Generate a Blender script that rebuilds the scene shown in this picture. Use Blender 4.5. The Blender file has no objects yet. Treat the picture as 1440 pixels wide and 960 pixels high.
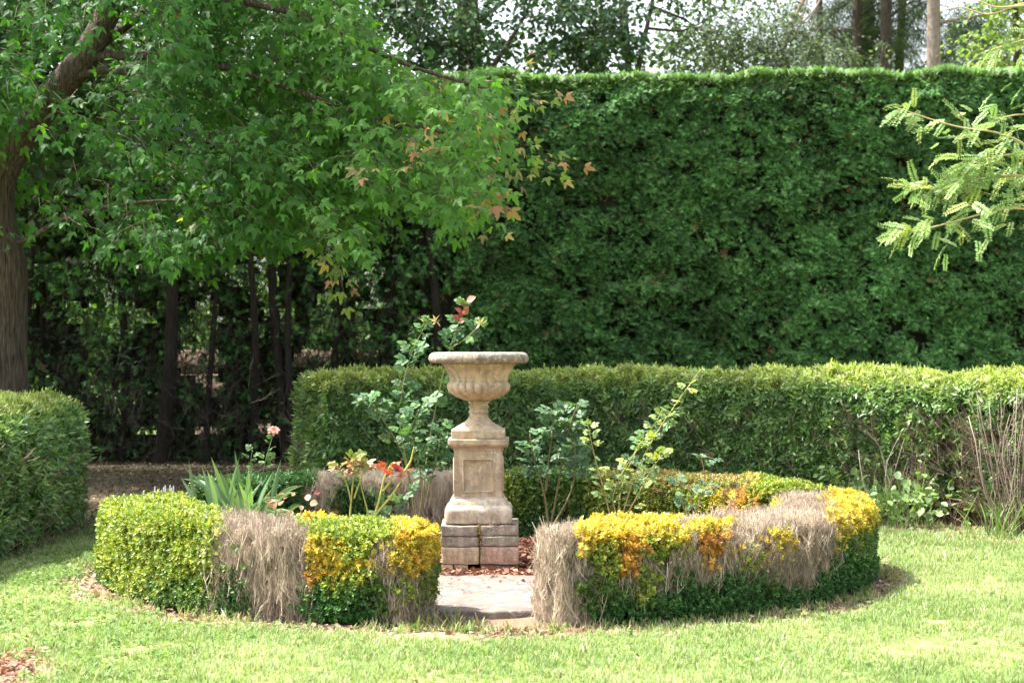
import bpy, math
import numpy as np
from mathutils import Vector

# ------------------------------------------------------------------ camera, sky, sun, exposure
SC = bpy.context.scene
COL = SC.collection
F = 2574.0            # focal length in photo pixels (1440 wide)
EYE = 1.60
HOR = 485.0           # horizon row in the photo
cam_d = bpy.data.cameras.new("camera")
cam = bpy.data.objects.new("camera", cam_d)
COL.objects.link(cam)
cam.location = (0, 0, EYE)
cam.rotation_euler = (math.pi / 2, 0, 0)
cam_d.sensor_width = 36.0
cam_d.lens = 36.0 * F / 1440.0
cam_d.shift_y = (HOR - 480.0) / 1440.0
cam_d.clip_start = 0.1
cam_d.clip_end = 600
cam_d.dof.use_dof = True
cam_d.dof.focus_distance = 12.6
cam_d.dof.aperture_fstop = 4.0
SC.camera = cam

SUN_EL, SUN_AZ = math.radians(60), math.radians(-78)      # azimuth from +Y, clockwise
sv = Vector((math.sin(SUN_AZ) * math.cos(SUN_EL), math.cos(SUN_AZ) * math.cos(SUN_EL), math.sin(SUN_EL)))
world = bpy.data.worlds.new("World")
SC.world = world
world.use_nodes = True
wn = world.node_tree
sky = wn.nodes.new("ShaderNodeTexSky")
sky.sky_type = 'NISHITA'
sky.sun_disc = False
sky.sun_elevation = SUN_EL
sky.sun_rotation = SUN_AZ
sky.air_density = 1.0
sky.dust_density = 4.0
sky.ozone_density = 1.0
bg = wn.nodes["Background"]
hs = wn.nodes.new("ShaderNodeHueSaturation")        # hazy, washed out sky
hs.inputs["Saturation"].default_value = .38
wn.links.new(sky.outputs[0], hs.inputs["Color"])
wn.links.new(hs.outputs[0], bg.inputs[0])
bg.inputs[1].default_value = 0.15
sun_d = bpy.data.lights.new("sun", 'SUN')
sun_d.energy = 4.2
sun_d.angle = math.radians(0.6)
sun_d.color = (1.0, 0.95, 0.86)
sun = bpy.data.objects.new("sun", sun_d)
COL.objects.link(sun)
sun.rotation_euler = sv.to_track_quat('Z', 'Y').to_euler()
sun.location = (-8, 10, 20)
SC.view_settings.view_transform = 'Standard'
SC.view_settings.look = 'None'
SC.view_settings.gamma = 1.0
SC.view_settings.use_curve_mapping = False
SC.view_settings.exposure = 1.95
SC.render.engine = 'CYCLES'
SC.cycles.use_denoising = True
SC.cycles.max_bounces = 7
SC.cycles.diffuse_bounces = 4
SC.cycles.glossy_bounces = 2
SC.cycles.transmission_bounces = 4
SC.cycles.transparent_max_bounces = 4
SC.cycles.caustics_reflective = False
SC.cycles.caustics_refractive = False

# ------------------------------------------------------------------ helpers
RNG = np.random.default_rng(7)


def W(px, py, d):
    """photo pixel at a distance -> world point (used to read sizes off the photograph)"""
    return np.array([(px - 720.0) * d / F, d, EYE - (py - HOR) * d / F])


def PX(p):
    return 720.0 + F * p[:, 0] / p[:, 1]


def _h(i, j, k, s):
    n = (i * 374761393 + j * 668265263 + k * 1274126177 + s * 974634777) & 0x7fffffff
    n = ((n ^ (n >> 13)) * 1274126177) & 0x7fffffff
    return ((n ^ (n >> 16)) & 0xffff) / 65535.0


def noise(p, freq, seed=0):
    """value noise, -1..1"""
    q = np.asarray(p, float) * freq + 1000.0
    i = np.floor(q).astype(np.int64)
    f = q - i
    f = f * f * (3 - 2 * f)
    r = 0
    for a in (0, 1):
        for b in (0, 1):
            for c in (0, 1):
                w = (f[:, 0] if a else 1 - f[:, 0]) * (f[:, 1] if b else 1 - f[:, 1]) * (f[:, 2] if c else 1 - f[:, 2])
                r = r + w * _h(i[:, 0] + a, i[:, 1] + b, i[:, 2] + c, seed)
    return r * 2 - 1


def sstep(a, b, x):
    t = np.clip((x - a) / (b - a), 0, 1)
    return t * t * (3 - 2 * t)


def nrmz(v):
    return v / np.maximum(np.linalg.norm(v, axis=-1, keepdims=True), 1e-9)


def rnd(n, rng=None):
    return (rng or RNG).normal(size=(n, 3))


class MB:
    """collects vertices, faces and per-vertex base colour; build() links ONE mesh object"""
    def __init__(s):
        s.v, s.c, s.t, s.q, s.n = [], [], [], [], 0

    def add(s, v, tris=None, quads=None, col=(.5, .5, .5)):
        v = np.asarray(v, float).reshape(-1, 3)
        c = np.broadcast_to(np.asarray(col, float), (len(v), 3))
        s.v.append(v)
        s.c.append(c)
        if tris is not None and len(tris):
            s.t.append(np.asarray(tris, np.int64).reshape(-1, 3) + s.n)
        if quads is not None and len(quads):
            s.q.append(np.asarray(quads, np.int64).reshape(-1, 4) + s.n)
        s.n += len(v)

    def scatter(s, tpl, pos, fwd, nrm, scale, col, var=0.0, sx=None):
        """copies of a template (x side, y forward, z normal)"""
        tv, tt, tq, tc = tpl
        N = len(pos)
        if N == 0:
            return
        y = nrmz(np.asarray(fwd, float))
        z = nrm - (nrm * y).sum(1, keepdims=True) * y
        z = nrmz(z)
        x = np.cross(y, z)
        sc = np.broadcast_to(np.asarray(scale, float), (N,))[:, None, None]
        sxx = 1.0 if sx is None else np.asarray(sx)[:, None, None]
        v = pos[:, None, :] + sc * (tv[None, :, 0:1] * sxx * x[:, None, :] + tv[None, :, 1:2] * y[:, None, :] + tv[None, :, 2:3] * z[:, None, :])
        c = np.broadcast_to(np.asarray(col, float), (N, 3))[:, None, :] * tc[None, :, None]
        if var:
            c = c * (1 + var * RNG.normal(size=(N, 1, 1)))
        c = np.clip(np.broadcast_to(c, v.shape), 0.003, 0.9)
        k = len(tv)
        off = (np.arange(N) * k)[:, None, None]
        t = (tt[None] + off).reshape(-1, 3) if len(tt) else None
        q = (tq[None] + off).reshape(-1, 4) if len(tq) else None
        s.add(v.reshape(-1, 3), t, q, c.reshape(-1, 3))

    def tube(s, pts, rad, sides=6, col=(.2, .15, .1), cap=True):
        p = np.asarray(pts, float)
        n = len(p)
        r = np.broadcast_to(np.asarray(rad, float), (n,))
        tg = nrmz(np.gradient(p, axis=0))
        ref = np.array([0.13, 0.31, 0.94]) if abs(tg[0, 2]) < .8 else np.array([0.9, 0.3, 0.1])
        a = nrmz(np.cross(tg, ref))
        b = np.cross(tg, a)
        th = np.linspace(0, 2 * np.pi, sides, endpoint=False)
        v = p[:, None] + r[:, None, None] * (np.cos(th)[None, :, None] * a[:, None] + np.sin(th)[None, :, None] * b[:, None])
        q = []
        for i in range(n - 1):
            for j in range(sides):
                q.append((i * sides + j, i * sides + (j + 1) % sides, (i + 1) * sides + (j + 1) % sides, (i + 1) * sides + j))
        v = v.reshape(-1, 3)
        t = []
        if cap:
            v = np.vstack([v, p[-1] + tg[-1] * r[-1] * .5])
            for j in range(sides):
                t.append(((n - 1) * sides + j, (n - 1) * sides + (j + 1) % sides, n * sides))
        s.add(v, t, q, col)

    def grid(s, v, nu, nv, col, closed_v=False):
        """v: (nu*nv,3) -> quads"""
        i = np.arange(nu - 1)[:, None]
        j = np.arange(nv if closed_v else nv - 1)[None]
        j2 = (j + 1) % nv
        q = np.stack([i * nv + j, i * nv + j2, (i + 1) * nv + j2, (i + 1) * nv + j], -1).reshape(-1, 4)
        s.add(v, None, q, col)

    def build(s, name, mat, parent=None, loc=(0, 0, 0), smooth=False):
        v = np.vstack(s.v) - np.asarray(loc, float)
        c = np.vstack(s.c)
        t = np.vstack(s.t) if s.t else np.zeros((0, 3), np.int64)
        q = np.vstack(s.q) if s.q else np.zeros((0, 4), np.int64)
        me = bpy.data.meshes.new(name)
        me.vertices.add(len(v))
        me.vertices.foreach_set("co", v.astype(np.float32).ravel())
        nl = len(t) * 3 + len(q) * 4
        me.loops.add(nl)
        me.loops.foreach_set("vertex_index", np.concatenate([t.ravel(), q.ravel()]).astype(np.int32))
        me.polygons.add(len(t) + len(q))
        st = np.concatenate([np.arange(len(t)) * 3, len(t) * 3 + np.arange(len(q)) * 4]).astype(np.int32)
        me.polygons.foreach_set("loop_start", st)
        if smooth:
            me.polygons.foreach_set("use_smooth", np.ones(len(t) + len(q), bool))
        at = me.color_attributes.new("Col", 'FLOAT_COLOR', 'POINT')
        at.data.foreach_set("color", np.hstack([c, np.ones((len(c), 1))]).astype(np.float32).ravel())
        me.update(calc_edges=True)
        me.validate()
        me.materials.append(mat)
        o = bpy.data.objects.new(name, me)
        COL.objects.link(o)
        if parent is not None:
            o.parent = parent
        else:
            o.location = loc
        return o


def thing(name, label, cat, loc, group=None):
    o = bpy.data.objects.new(name, None)
    COL.objects.link(o)
    o.empty_display_size = .1
    o.location = loc
    tag(o, label, cat, group)
    return o


def tag(o, label, cat, group=None):
    o["label"] = label
    o["category"] = cat
    if group:
        o["group"] = group


# ------------------------------------------------------------------ materials
def _new(name):
    m = bpy.data.materials.new(name)
    m.use_nodes = True
    nt = m.node_tree
    return m, nt, nt.nodes["Principled BSDF"], nt.nodes["Material Output"]


def leaf_mat(name, trans=0.35, rough=0.5, spec=0.35, tint=(1.25, 1.35, .55)):
    m, nt, p, out = _new(name)
    a = nt.nodes.new("ShaderNodeAttribute"); a.attribute_name = "Col"
    nt.links.new(a.outputs["Color"], p.inputs["Base Color"])
    p.inputs["Roughness"].default_value = rough
    p.inputs["Specular IOR Level"].default_value = spec
    if trans:
        mu = nt.nodes.new("ShaderNodeMix"); mu.data_type = 'RGBA'; mu.blend_type = 'MULTIPLY'
        mu.inputs[0].default_value = 1.0
        nt.links.new(a.outputs["Color"], mu.inputs[6])
        mu.inputs[7].default_value = (*tint, 1)
        t = nt.nodes.new("ShaderNodeBsdfTranslucent")
        nt.links.new(mu.outputs[2], t.inputs["Color"])
        mx = nt.nodes.new("ShaderNodeMixShader"); mx.inputs[0].default_value = trans
        nt.links.new(p.outputs[0], mx.inputs[1])
        nt.links.new(t.outputs[0], mx.inputs[2])
        nt.links.new(mx.outputs[0], out.inputs["Surface"])
    return m


def noise_mat(name, cols, scale=8, detail=8, rough=.85, bump=.3, bscale=40, stretch=(1, 1, 1), attr=False, spec=.25, bdist=.01, distort=0.0):
    """cols: list of (pos, rgb); optional multiply by the Col attribute"""
    m, nt, p, out = _new(name)
    tc = nt.nodes.new("ShaderNodeTexCoord")
    mp = nt.nodes.new("ShaderNodeMapping"); mp.inputs["Scale"].default_value = stretch
    nt.links.new(tc.outputs["Object"], mp.inputs[0])
    n = nt.nodes.new("ShaderNodeTexNoise")
    n.inputs["Scale"].default_value = scale; n.inputs["Detail"].default_value = detail
    n.inputs["Roughness"].default_value = .65; n.inputs["Distortion"].default_value = distort
    nt.links.new(mp.outputs[0], n.inputs["Vector"])
    r = nt.nodes.new("ShaderNodeValToRGB")
    while len(r.color_ramp.elements) < len(cols):
        r.color_ramp.elements.new(.5)
    for e, (pos, c) in zip(r.color_ramp.elements, cols):
        e.position = pos; e.color = (*c, 1)
    nt.links.new(n.outputs["Fac"], r.inputs[0])
    src = r.outputs[0]
    if attr:
        a = nt.nodes.new("ShaderNodeAttribute"); a.attribute_name = "Col"
        mu = nt.nodes.new("ShaderNodeMix"); mu.data_type = 'RGBA'; mu.blend_type = 'MULTIPLY'; mu.inputs[0].default_value = 1
        nt.links.new(src, mu.inputs[6]); nt.links.new(a.outputs["Color"], mu.inputs[7])
        src = mu.outputs[2]
    nt.links.new(src, p.inputs["Base Color"])
    p.inputs["Roughness"].default_value = rough
    p.inputs["Specular IOR Level"].default_value = spec
    n2 = nt.nodes.new("ShaderNodeTexNoise"); n2.inputs["Scale"].default_value = bscale; n2.inputs["Detail"].default_value = 6
    nt.links.new(mp.outputs[0], n2.inputs["Vector"])
    b = nt.nodes.new("ShaderNodeBump"); b.inputs["Strength"].default_value = bump; b.inputs["Distance"].default_value = bdist
    nt.links.new(n2.outputs["Fac"], b.inputs["Height"])
    nt.links.new(b.outputs[0], p.inputs["Normal"])
    return m


M_BOX = leaf_mat("box_leaf", .25, .45, .4)
M_TWIG = leaf_mat("dead_twig", 0, .85, .15)
M_CORE = leaf_mat("hedge_inner", 0, .95, .05)
M_PRIVET = leaf_mat("privet_leaf", .3, .38, .5)
M_CYP = leaf_mat("cypress_leaf", .2, .55, .3, (1.2, 1.4, .6))
M_MAPLE = leaf_mat("maple_leaf", .5, .5, .22, (1.4, 1.6, .4))
M_LOCUST = leaf_mat("locust_leaf", .35, .5, .3, (1.1, 1.25, .75))
M_BG = leaf_mat("far_leaf", .35, .5, .22)
M_ROSE = leaf_mat("rose_leaf", .3, .48, .28)
M_PETAL = leaf_mat("petal", .35, .6, .2, (1.1, .9, .8))
M_STEM = leaf_mat("stem", 0, .5, .3)
M_GRASS = leaf_mat("grass_blade", .35, .5, .3, (1.2, 1.3, .6))
M_LITTER = leaf_mat("litter", .1, .8, .2, (1.1, .9, .6))
M_BARK = noise_mat("bark", [(.35, (.025, .02, .015)), (.5, (.085, .066, .05)), (.68, (.15, .12, .095))], 16, 8, .9, 1.0, 22, (3, 3, .3), bdist=.05, distort=.8)
M_BARKG = noise_mat("bark_grey", [(.3, (.12, .095, .075)), (.5, (.25, .2, .165)), (.75, (.38, .32, .27))], 10, 8, .9, .6, 25, (2, 2, .8), bdist=.03)

# ------------------------------------------------------------------ templates
def tpl(v, t=(), q=(), c=None):
    v = np.asarray(v, float)
    return (v, np.asarray(t, np.int64).reshape(-1, 3), np.asarray(q, np.int64).reshape(-1, 4), np.ones(len(v)) if c is None else np.asarray(c, float))


def join(parts):
    V, T, Q, C, n = [], [], [], [], 0
    for v, t, q, c in parts:
        V.append(v); C.append(c)
        if len(t): T.append(t + n)
        if len(q): Q.append(q + n)
        n += len(v)
    return (np.vstack(V), np.vstack(T) if T else np.zeros((0, 3), np.int64), np.vstack(Q) if Q else np.zeros((0, 4), np.int64), np.concatenate(C))


def xf(tp, pos, fwd, nrm, sc, shade=1.0):
    v, t, q, c = tp
    y = nrmz(np.asarray(fwd, float)); z = np.asarray(nrm, float); z = nrmz(z - z.dot(y) * y); x = np.cross(y, z)
    return (np.asarray(pos) + sc * (v[:, 0:1] * x + v[:, 1:2] * y + v[:, 2:3] * z), t, q, c * shade)


LEAF4 = tpl([(0, 0, 0), (-.28, .45, .08), (0, 1, -.05), (.28, .45, .08)], [(0, 2, 1), (0, 3, 2)])
LEAF_LONG = tpl([(0, 0, 0), (-.17, .4, .06), (0, .55, 0), (0, 1, -.14), (.17, .4, .06)], [(0, 2, 1), (1, 2, 3), (0, 4, 2), (4, 3, 2)])
LEAF_ROUND = tpl([(0, 0, 0), (-.26, .2, .05), (-.36, .5, .08), (-.2, .82, .03), (0, 1, -.06), (.2, .82, .03), (.36, .5, .08), (.26, .2, .05), (0, .5, 0)],
                 [(8, 1, 0), (8, 2, 1), (8, 3, 2), (8, 4, 3), (8, 5, 4), (8, 6, 5), (8, 7, 6), (8, 0, 7)], c=[.9, 1, 1.05, 1, .95, 1, 1.05, 1, .85])
STICK = tpl([(-.5, 0, -.3), (.5, 0, -.3), (0, 0, .55), (-.3, 1, -.2), (.3, 1, -.2), (0, 1, .33)], (), [(0, 1, 4, 3), (1, 2, 5, 4), (2, 0, 3, 5)])


def stick(p0, p1, w, shade=1.0):
    p0 = np.asarray(p0, float); p1 = np.asarray(p1, float)
    v, t, q, c = STICK
    L = np.linalg.norm(p1 - p0)
    vv = v * np.array([w, L, w])
    y = nrmz(p1 - p0); z = np.array([.3, .2, .9]) if abs(y[2]) < .9 else np.array([.9, .3, .1])
    z = nrmz(z - z.dot(y) * y); x = np.cross(y, z)
    return (p0 + vv[:, 0:1] * x + vv[:, 1:2] * y + vv[:, 2:3] * z, t, q, c * shade)


def make_sprig(seed, n=9, leaf=LEAF4, ls=.42):
    r = np.random.default_rng(seed)
    parts = []
    for i in range(n):
        a = i * 2.4 + r.uniform(-.4, .4)
        h = .1 + .8 * i / n
        out = np.array([math.cos(a), .55 + .6 * h + r.uniform(-.2, .3), math.sin(a)])
        nn = np.array([-math.cos(a) * .6, .8, -math.sin(a) * .6]) + r.normal(size=3) * .25
        parts.append(xf(leaf, (0, h, 0), out, nn, ls * r.uniform(.8, 1.2), r.uniform(.8, 1.2)))
    return join(parts)


SPRIGS = [make_sprig(i) for i in range(4)]


def make_broom(seed, w=.02):
    r = np.random.default_rng(seed)
    parts = [stick((0, 0, 0), (r.normal() * .05, .55, r.normal() * .05), w)]
    top = parts[0][0][3:].mean(0)
    for k in range(3):
        e = top + np.array([r.normal() * .13, r.uniform(.3, .5), r.normal() * .13])
        parts.append(stick(top * r.uniform(.6, 1), e, w * .7, r.uniform(.85, 1.2)))
    for k in range(2):
        b = top * r.uniform(.3, .8)
        parts.append(stick(b, b + np.array([r.normal() * .14, r.uniform(.15, .35), r.normal() * .14]), w * .6, r.uniform(.8, 1.2)))
    return join(parts)


BROOMS = [make_broom(i) for i in range(4)]


def make_cypress(seed):
    """flattened scale-leaf spray with side shoots"""
    r = np.random.default_rng(seed)
    tri = tpl([(-.12, 0, 0), (.12, 0, 0), (0, 1, 0), ], [(0, 1, 2)])
    parts = [xf(tri, (0, 0, 0), (0, 1, 0), (0, 0, 1), 1.0)]
    for i in range(5):
        y = .1 + .16 * i
        for s in (-1, 1):
            L = (.62 - .09 * i) * r.uniform(.75, 1.2)
            d = np.array([s * 1.0, .85, r.normal() * .3 - .15])
            parts.append(xf(tri, (0, y, 0), d, (r.normal() * .3, 0, 1), L, r.uniform(.8, 1.2)))
    v, t, q, c = join(parts)
    v = v.copy(); v[:, 2] -= .25 * v[:, 1] ** 2
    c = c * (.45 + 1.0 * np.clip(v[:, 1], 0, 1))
    return (v, t, q, c)


CYPS = [make_cypress(i) for i in range(4)]


def make_maple():
    """compound leaf of three toothed, pointed leaflets"""
    half = [(.03, .02), (.2, .2), (.25, .42), (.15, .5), (.17, .7)]
    out = half + [(0, 1.0)] + [(-x, y) for x, y in reversed(half)]
    v = [(0, .36, .0)] + [(x, y, .22 * abs(x) - .16 * y * y) for x, y in out]
    n = len(out)
    lf = tpl(v, [(0, 1 + i, 1 + (i + 1) % n) for i in range(n)], c=[.86] + [1.0] * n)
    return join([xf(lf, (0, .36, 0), (0, 1, -.12), (0, 0, 1), .64), xf(lf, (.02, .3, 0), (.85, .55, -.15), (.15, 0, 1), .5, .93), xf(lf, (-.02, .3, 0), (-.85, .55, -.15), (-.15, 0, 1), .5, 1.06)])


MAPLE = make_maple()


def make_privet_sprig(seed):
    r = np.random.default_rng(seed)
    parts = []
    n = 8
    for i in range(n):
        h = .05 + .75 * (i // 2) / (n / 2)
        a = (0 if i % 2 else math.pi) + (i // 2) * 1.57 + r.uniform(-.5, .5)
        out = np.array([math.cos(a), .5 + r.uniform(-.2, .5), math.sin(a)])
        nn = np.array([-math.cos(a) * .5, 1, -math.sin(a) * .5]) + r.normal(size=3) * .2
        parts.append(xf(LEAF_LONG, (0, h, 0), out, nn, .62 * r.uniform(.75, 1.2), r.uniform(.8, 1.25)))
    parts.append(xf(LEAF_LONG, (0, .8, 0), (0, 1, 0), (.3, 0, 1), .5, 1.2))
    return join(parts)


PRIVS = [make_privet_sprig(i) for i in range(4)]


def make_pinnate(seed, pairs=10):
    r = np.random.default_rng(seed)
    parts = [stick((0, 0, 0), (0, 1, -.25), .012, .9)]
    for i in range(pairs):
        y = .12 + .86 * i / pairs
        z = -.25 * y * y
        for s in (-1, 1):
            L = .2 * (1 - .5 * abs(i / pairs - .4)) * r.uniform(.85, 1.15)
            parts.append(xf(LEAF4, (0, y, z), (s, .35, r.normal() * .15), (0, -.1, 1), L, r.uniform(.85, 1.2)))
    return join(parts)


PINN = [make_pinnate(i) for i in range(3)]


def make_rose_leaf(seed):
    r = np.random.default_rng(seed)
    parts = [stick((0, 0, 0), (0, .62, -.04), .02, .9), xf(LEAF_ROUND, (0, .58, -.04), (0, 1, -.2), (0, 0, 1), .48)]
    for y, s in ((.3, -1), (.3, 1), (.55, -1), (.55, 1)):
        parts.append(xf(LEAF_ROUND, (0, y, -.02), (s, .5, -.1 + r.normal() * .15), (0, 0, 1), .4 * r.uniform(.85, 1.1), r.uniform(.85, 1.15)))
    return join(parts)


ROSEL = [make_rose_leaf(i) for i in range(3)]


def make_tuft(seed, n=5):
    r = np.random.default_rng(seed)
    parts = []
    for i in range(n):
        a = r.uniform(0, 6.28); tilt = r.uniform(.1, .75); L = r.uniform(.6, 1.1); w = .055
        d = np.array([math.cos(a) * tilt, 1, math.sin(a) * tilt]); d /= np.linalg.norm(d)
        sd = np.array([-math.sin(a), 0, math.cos(a)]) * w
        b = np.array([r.normal() * .18, 0, r.normal() * .18])
        m = b + d * L * .55
        e = b + d * L * .95 + np.array([math.cos(a), -.25, math.sin(a)]) * .28 * L * tilt
        sh = r.uniform(.8, 1.2)
        parts.append(tpl([b - sd, b + sd, m + sd * .8, m - sd * .8, e], [(3, 2, 4)], [(0, 1, 2, 3)], [.8 * sh, .8 * sh, sh, sh, 1.12 * sh]))
    return join(parts)


TUFTS = [make_tuft(i) for i in range(6)]


def multi_scatter(mb, tpls, pos, fwd, nrm, scale, col, var=.12):
    k = RNG.integers(0, len(tpls), len(pos))
    scale = np.broadcast_to(np.asarray(scale, float), (len(pos),))
    col = np.broadcast_to(np.asarray(col, float), (len(pos), 3))
    for i, tp in enumerate(tpls):
        m = k == i
        mb.scatter(tp, pos[m], fwd[m], nrm[m], scale[m], col[m], var)


def pick(palette, n):
    """random colours from a palette with variation"""
    p = np.asarray(palette, float)
    return p[RNG.integers(0, len(p), n)] * RNG.uniform(.8, 1.2, (n, 1))


# ------------------------------------------------------------------ ground
PC = np.array([-0.17, 13.07])       # centre of the curved privet hedge
RC = np.array([-0.17, 12.92])       # centre of the ring of box hedges
R_OUT, R_IN, H_BOX = 2.66, 2.04, .54


def ring_r(x, y):
    return np.hypot(x - RC[0], y - RC[1])


def lawn_amount(x, y):
    """0..1 how much grass grows at a place"""
    p = np.stack([x, y, np.zeros_like(x)], 1)
    r = ring_r(x, y) + .1 * noise(p, 3.1, 3) + .05 * noise(p, 9, 4)
    a = sstep(2.75, 3.02, r)
    ang = np.degrees(np.arctan2(y - RC[1], x - RC[0]))
    n1 = noise(p, 1.3, 5) + .5 * noise(p, 4.0, 6)
    # behind the ring the ground is shaded and thin
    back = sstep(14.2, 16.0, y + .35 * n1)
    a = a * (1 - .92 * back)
    # bare earth on the right behind the ring
    bare = sstep(.9, .2, np.hypot((x - 4.0) / 1.3, (y - 14.7) / .75) + .3 * n1)
    a = a * (1 - .55 * bare)
    # bark chip corner in the left foreground
    corner = sstep(1.1, .6, np.hypot((x + 2.72) / .5, (y - 8.7) / .85) + .18 * n1)
    a = a * (1 - corner)
    # path mouth in front of the slab
    mouth = sstep(1.0, .5, np.hypot((x + .14) / .55, (y - 10.3) / .45) + .25 * n1)
    a = a * (1 - .75 * mouth)
    return a


fine_x = np.arange(-5.5, 6.0, .07)
fine_y = np.arange(6.5, 18.5, .07)
gx = np.concatenate([[-500, -250, -120, -60, -35, -22, -15, -11, -8.5, -7, -6.2], fine_x, [6.3, 7, 8.5, 11, 15, 22, 35, 60, 120, 250, 500]])
gy = np.concatenate([[-300, -100, -40, -15, -5, 0, 3, 4.5, 5.5], fine_y, [18.9, 19.5, 20.3, 21.2, 22.2, 23.5, 25, 27, 30, 34, 40, 50, 70, 110, 180, 300, 600]])
X, Y = np.meshgrid(gx, gy, indexing='ij')
x, y = X.ravel(), Y.ravel()
p3 = np.stack([x, y, 0 * x], 1)
la = lawn_amount(x, y)
n1 = noise(p3, 2.0, 11); n2 = noise(p3, 7.0, 12); n3 = noise(p3, 14., 13)
z = np.where((np.abs(x) < 6) & (y > 6) & (y < 19), .012 * n1 + .012 * n2 * (1 - la) + .006 * n3, 0)
soil = np.array([.17, .118, .08]); soil_red = np.array([.2, .12, .085]); straw = np.array([.36, .3, .16]); green = np.array([.13, .19, .05])
c = soil[None] * (1 + .25 * n2[:, None]) * (1 - .3 * sstep(.0, .6, n1))[:, None]
dry = sstep(2.62, 2.85, ring_r(x, y)) * sstep(14.5, 13, y)
c = c * (1 - .5 * dry[:, None]) + (np.array([.29, .22, .155]) * (1 + .2 * n3[:, None])) * .5 * dry[:, None]
gcol = green + (straw - green) * np.clip(.35 + .35 * n1 + .3 * n2, 0, 1)[:, None]
c = c * (1 - .5 * sstep(15.5, 18.5, y) - .3 * sstep(19, 22, y))[:, None]  # shade at the back put into the soil colour
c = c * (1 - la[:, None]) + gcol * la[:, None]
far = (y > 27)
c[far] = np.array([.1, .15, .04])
g = MB()
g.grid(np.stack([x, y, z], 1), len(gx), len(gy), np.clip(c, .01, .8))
M_GROUND = noise_mat("ground", [(.3, (.75, .72, .7)), (.5, (1, 1, 1)), (.7, (1.2, 1.2, 1.2))], 30, 8, .95, .6, 70, attr=True, spec=.1, bdist=.02)
o = g.build("ground", M_GROUND, smooth=True)
o["kind"] = "structure"

# grass blades
N = 190000
gxp = RNG.uniform(-4.6, 5.6, N); gyp = 7.0 + 10.5 * RNG.uniform(0, 1, N) ** 1.15
keep = RNG.uniform(0, 1, N) < lawn_amount(gxp, gyp) * 1.0
keep &= np.abs(gxp) < .3 * gyp + 1.0
gxp, gyp = gxp[keep], gyp[keep]
pp = np.stack([gxp, gyp, np.zeros(len(gxp))], 1)
nl = noise(pp, 1.6, 21); nm = noise(pp, 5, 22); nd = noise(pp, .7, 24)
straws = np.clip(.22 + .45 * nm + .25 * nl, 0, 1)
gc = np.array([.22, .3, .12]) + (np.array([.32, .39, .19]) - np.array([.22, .3, .12])) * np.clip(.5 + nl[:, None], 0, 1)
sm = RNG.uniform(0, 1, len(gxp)) < straws * .27
gc[sm] = np.array([.48, .44, .3]) * RNG.uniform(.7, 1.2, (sm.sum(), 1))
hgt = .043 * (1 + .35 * nm + .3 * np.clip(noise(pp, 3.1, 29), 0, 1)) * RNG.uniform(.7, 1.3, len(gxp)) * np.where(gyp > 13.5, 1.3, 1)
fw = np.tile([0., 0, 1], (len(gxp), 1)) + .25 * rnd(len(gxp)) * [1, 1, 0]
g = MB()
multi_scatter(g, TUFTS, pp + [0, 0, -.004], fw, rnd(len(gxp)) * [1, 1, .05], hgt, gc, .14)
na = 2600                                                    # ragged tufts at the foot of the low hedges
aa = RNG.uniform(0, 6.28, na); ra = R_OUT + np.abs(RNG.normal(.06, .07, na))
pt = np.stack([RC[0] + ra * np.cos(aa), RC[1] + ra * np.sin(aa), np.zeros(na)], 1)
pt = pt[noise(pt, 2.5, 27) > -.1]
multi_scatter(g, TUFTS, pt, np.tile([0., 0, 1], (len(pt), 1)) + .35 * rnd(len(pt)), rnd(len(pt)) * [1, 1, .05], RNG.uniform(.03, .085, len(pt)), pick([(.16, .24, .07), (.2, .28, .09), (.4, .34, .22), (.32, .26, .16)], len(pt)), .14)
o = g.build("grass", M_GRASS)
o["kind"] = "stuff"

# broad leaved weeds (clover) low in the lawn on the left and by the hedge foot
N = 16000
wx = RNG.uniform(-4.4, 4.8, N); wy = RNG.uniform(8.2, 15.5, N)
w_ok = sstep(.2, -1.6, wx + 1.2 + .6 * noise(np.stack([wx, wy, 0 * wx], 1), 1.1, 31)) + .06
keep = (RNG.uniform(0, 1, N) < w_ok) & (RNG.uniform(0, 1, N) < lawn_amount(wx, wy) + .05) & (ring_r(wx, wy) > 2.72)
wx, wy = wx[keep], wy[keep]
n = len(wx)
g = MB()
for k in range(3):
    a = RNG.uniform(0, 6.28, n)
    fwd = np.stack([np.cos(a), np.sin(a), RNG.uniform(-.1, .5, n)], 1)
    g.scatter(LEAF_ROUND, np.stack([wx, wy, RNG.uniform(.015, .04, n)], 1), fwd, np.tile([0., 0, 1], (n, 1)) + .35 * rnd(n), RNG.uniform(.018, .034, n), pick([(.1, .2, .05), (.15, .26, .06), (.2, .28, .09)], n))
o = g.build("clover", M_GRASS)
o["kind"] = "stuff"


def chips(name, xs, ys, palette, size, zmax=.03, mat=None, flat=.5):
    n = len(xs)
    a = RNG.uniform(0, 6.28, n)
    g = MB()
    fwd = np.stack([np.cos(a), np.sin(a), RNG.normal(0, .22, n)], 1)
    g.scatter(LEAF4, np.stack([xs, ys, RNG.uniform(.006, zmax, n)], 1), fwd, np.tile([0., 0, 1], (n, 1)) + flat * rnd(n), RNG.uniform(.6, 1.4, n) * size, pick(palette, n), sx=RNG.uniform(.6, 1.7, n))
    o = g.build(name, mat or M_LITTER)
    o["kind"] = "stuff"
    return o


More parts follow.
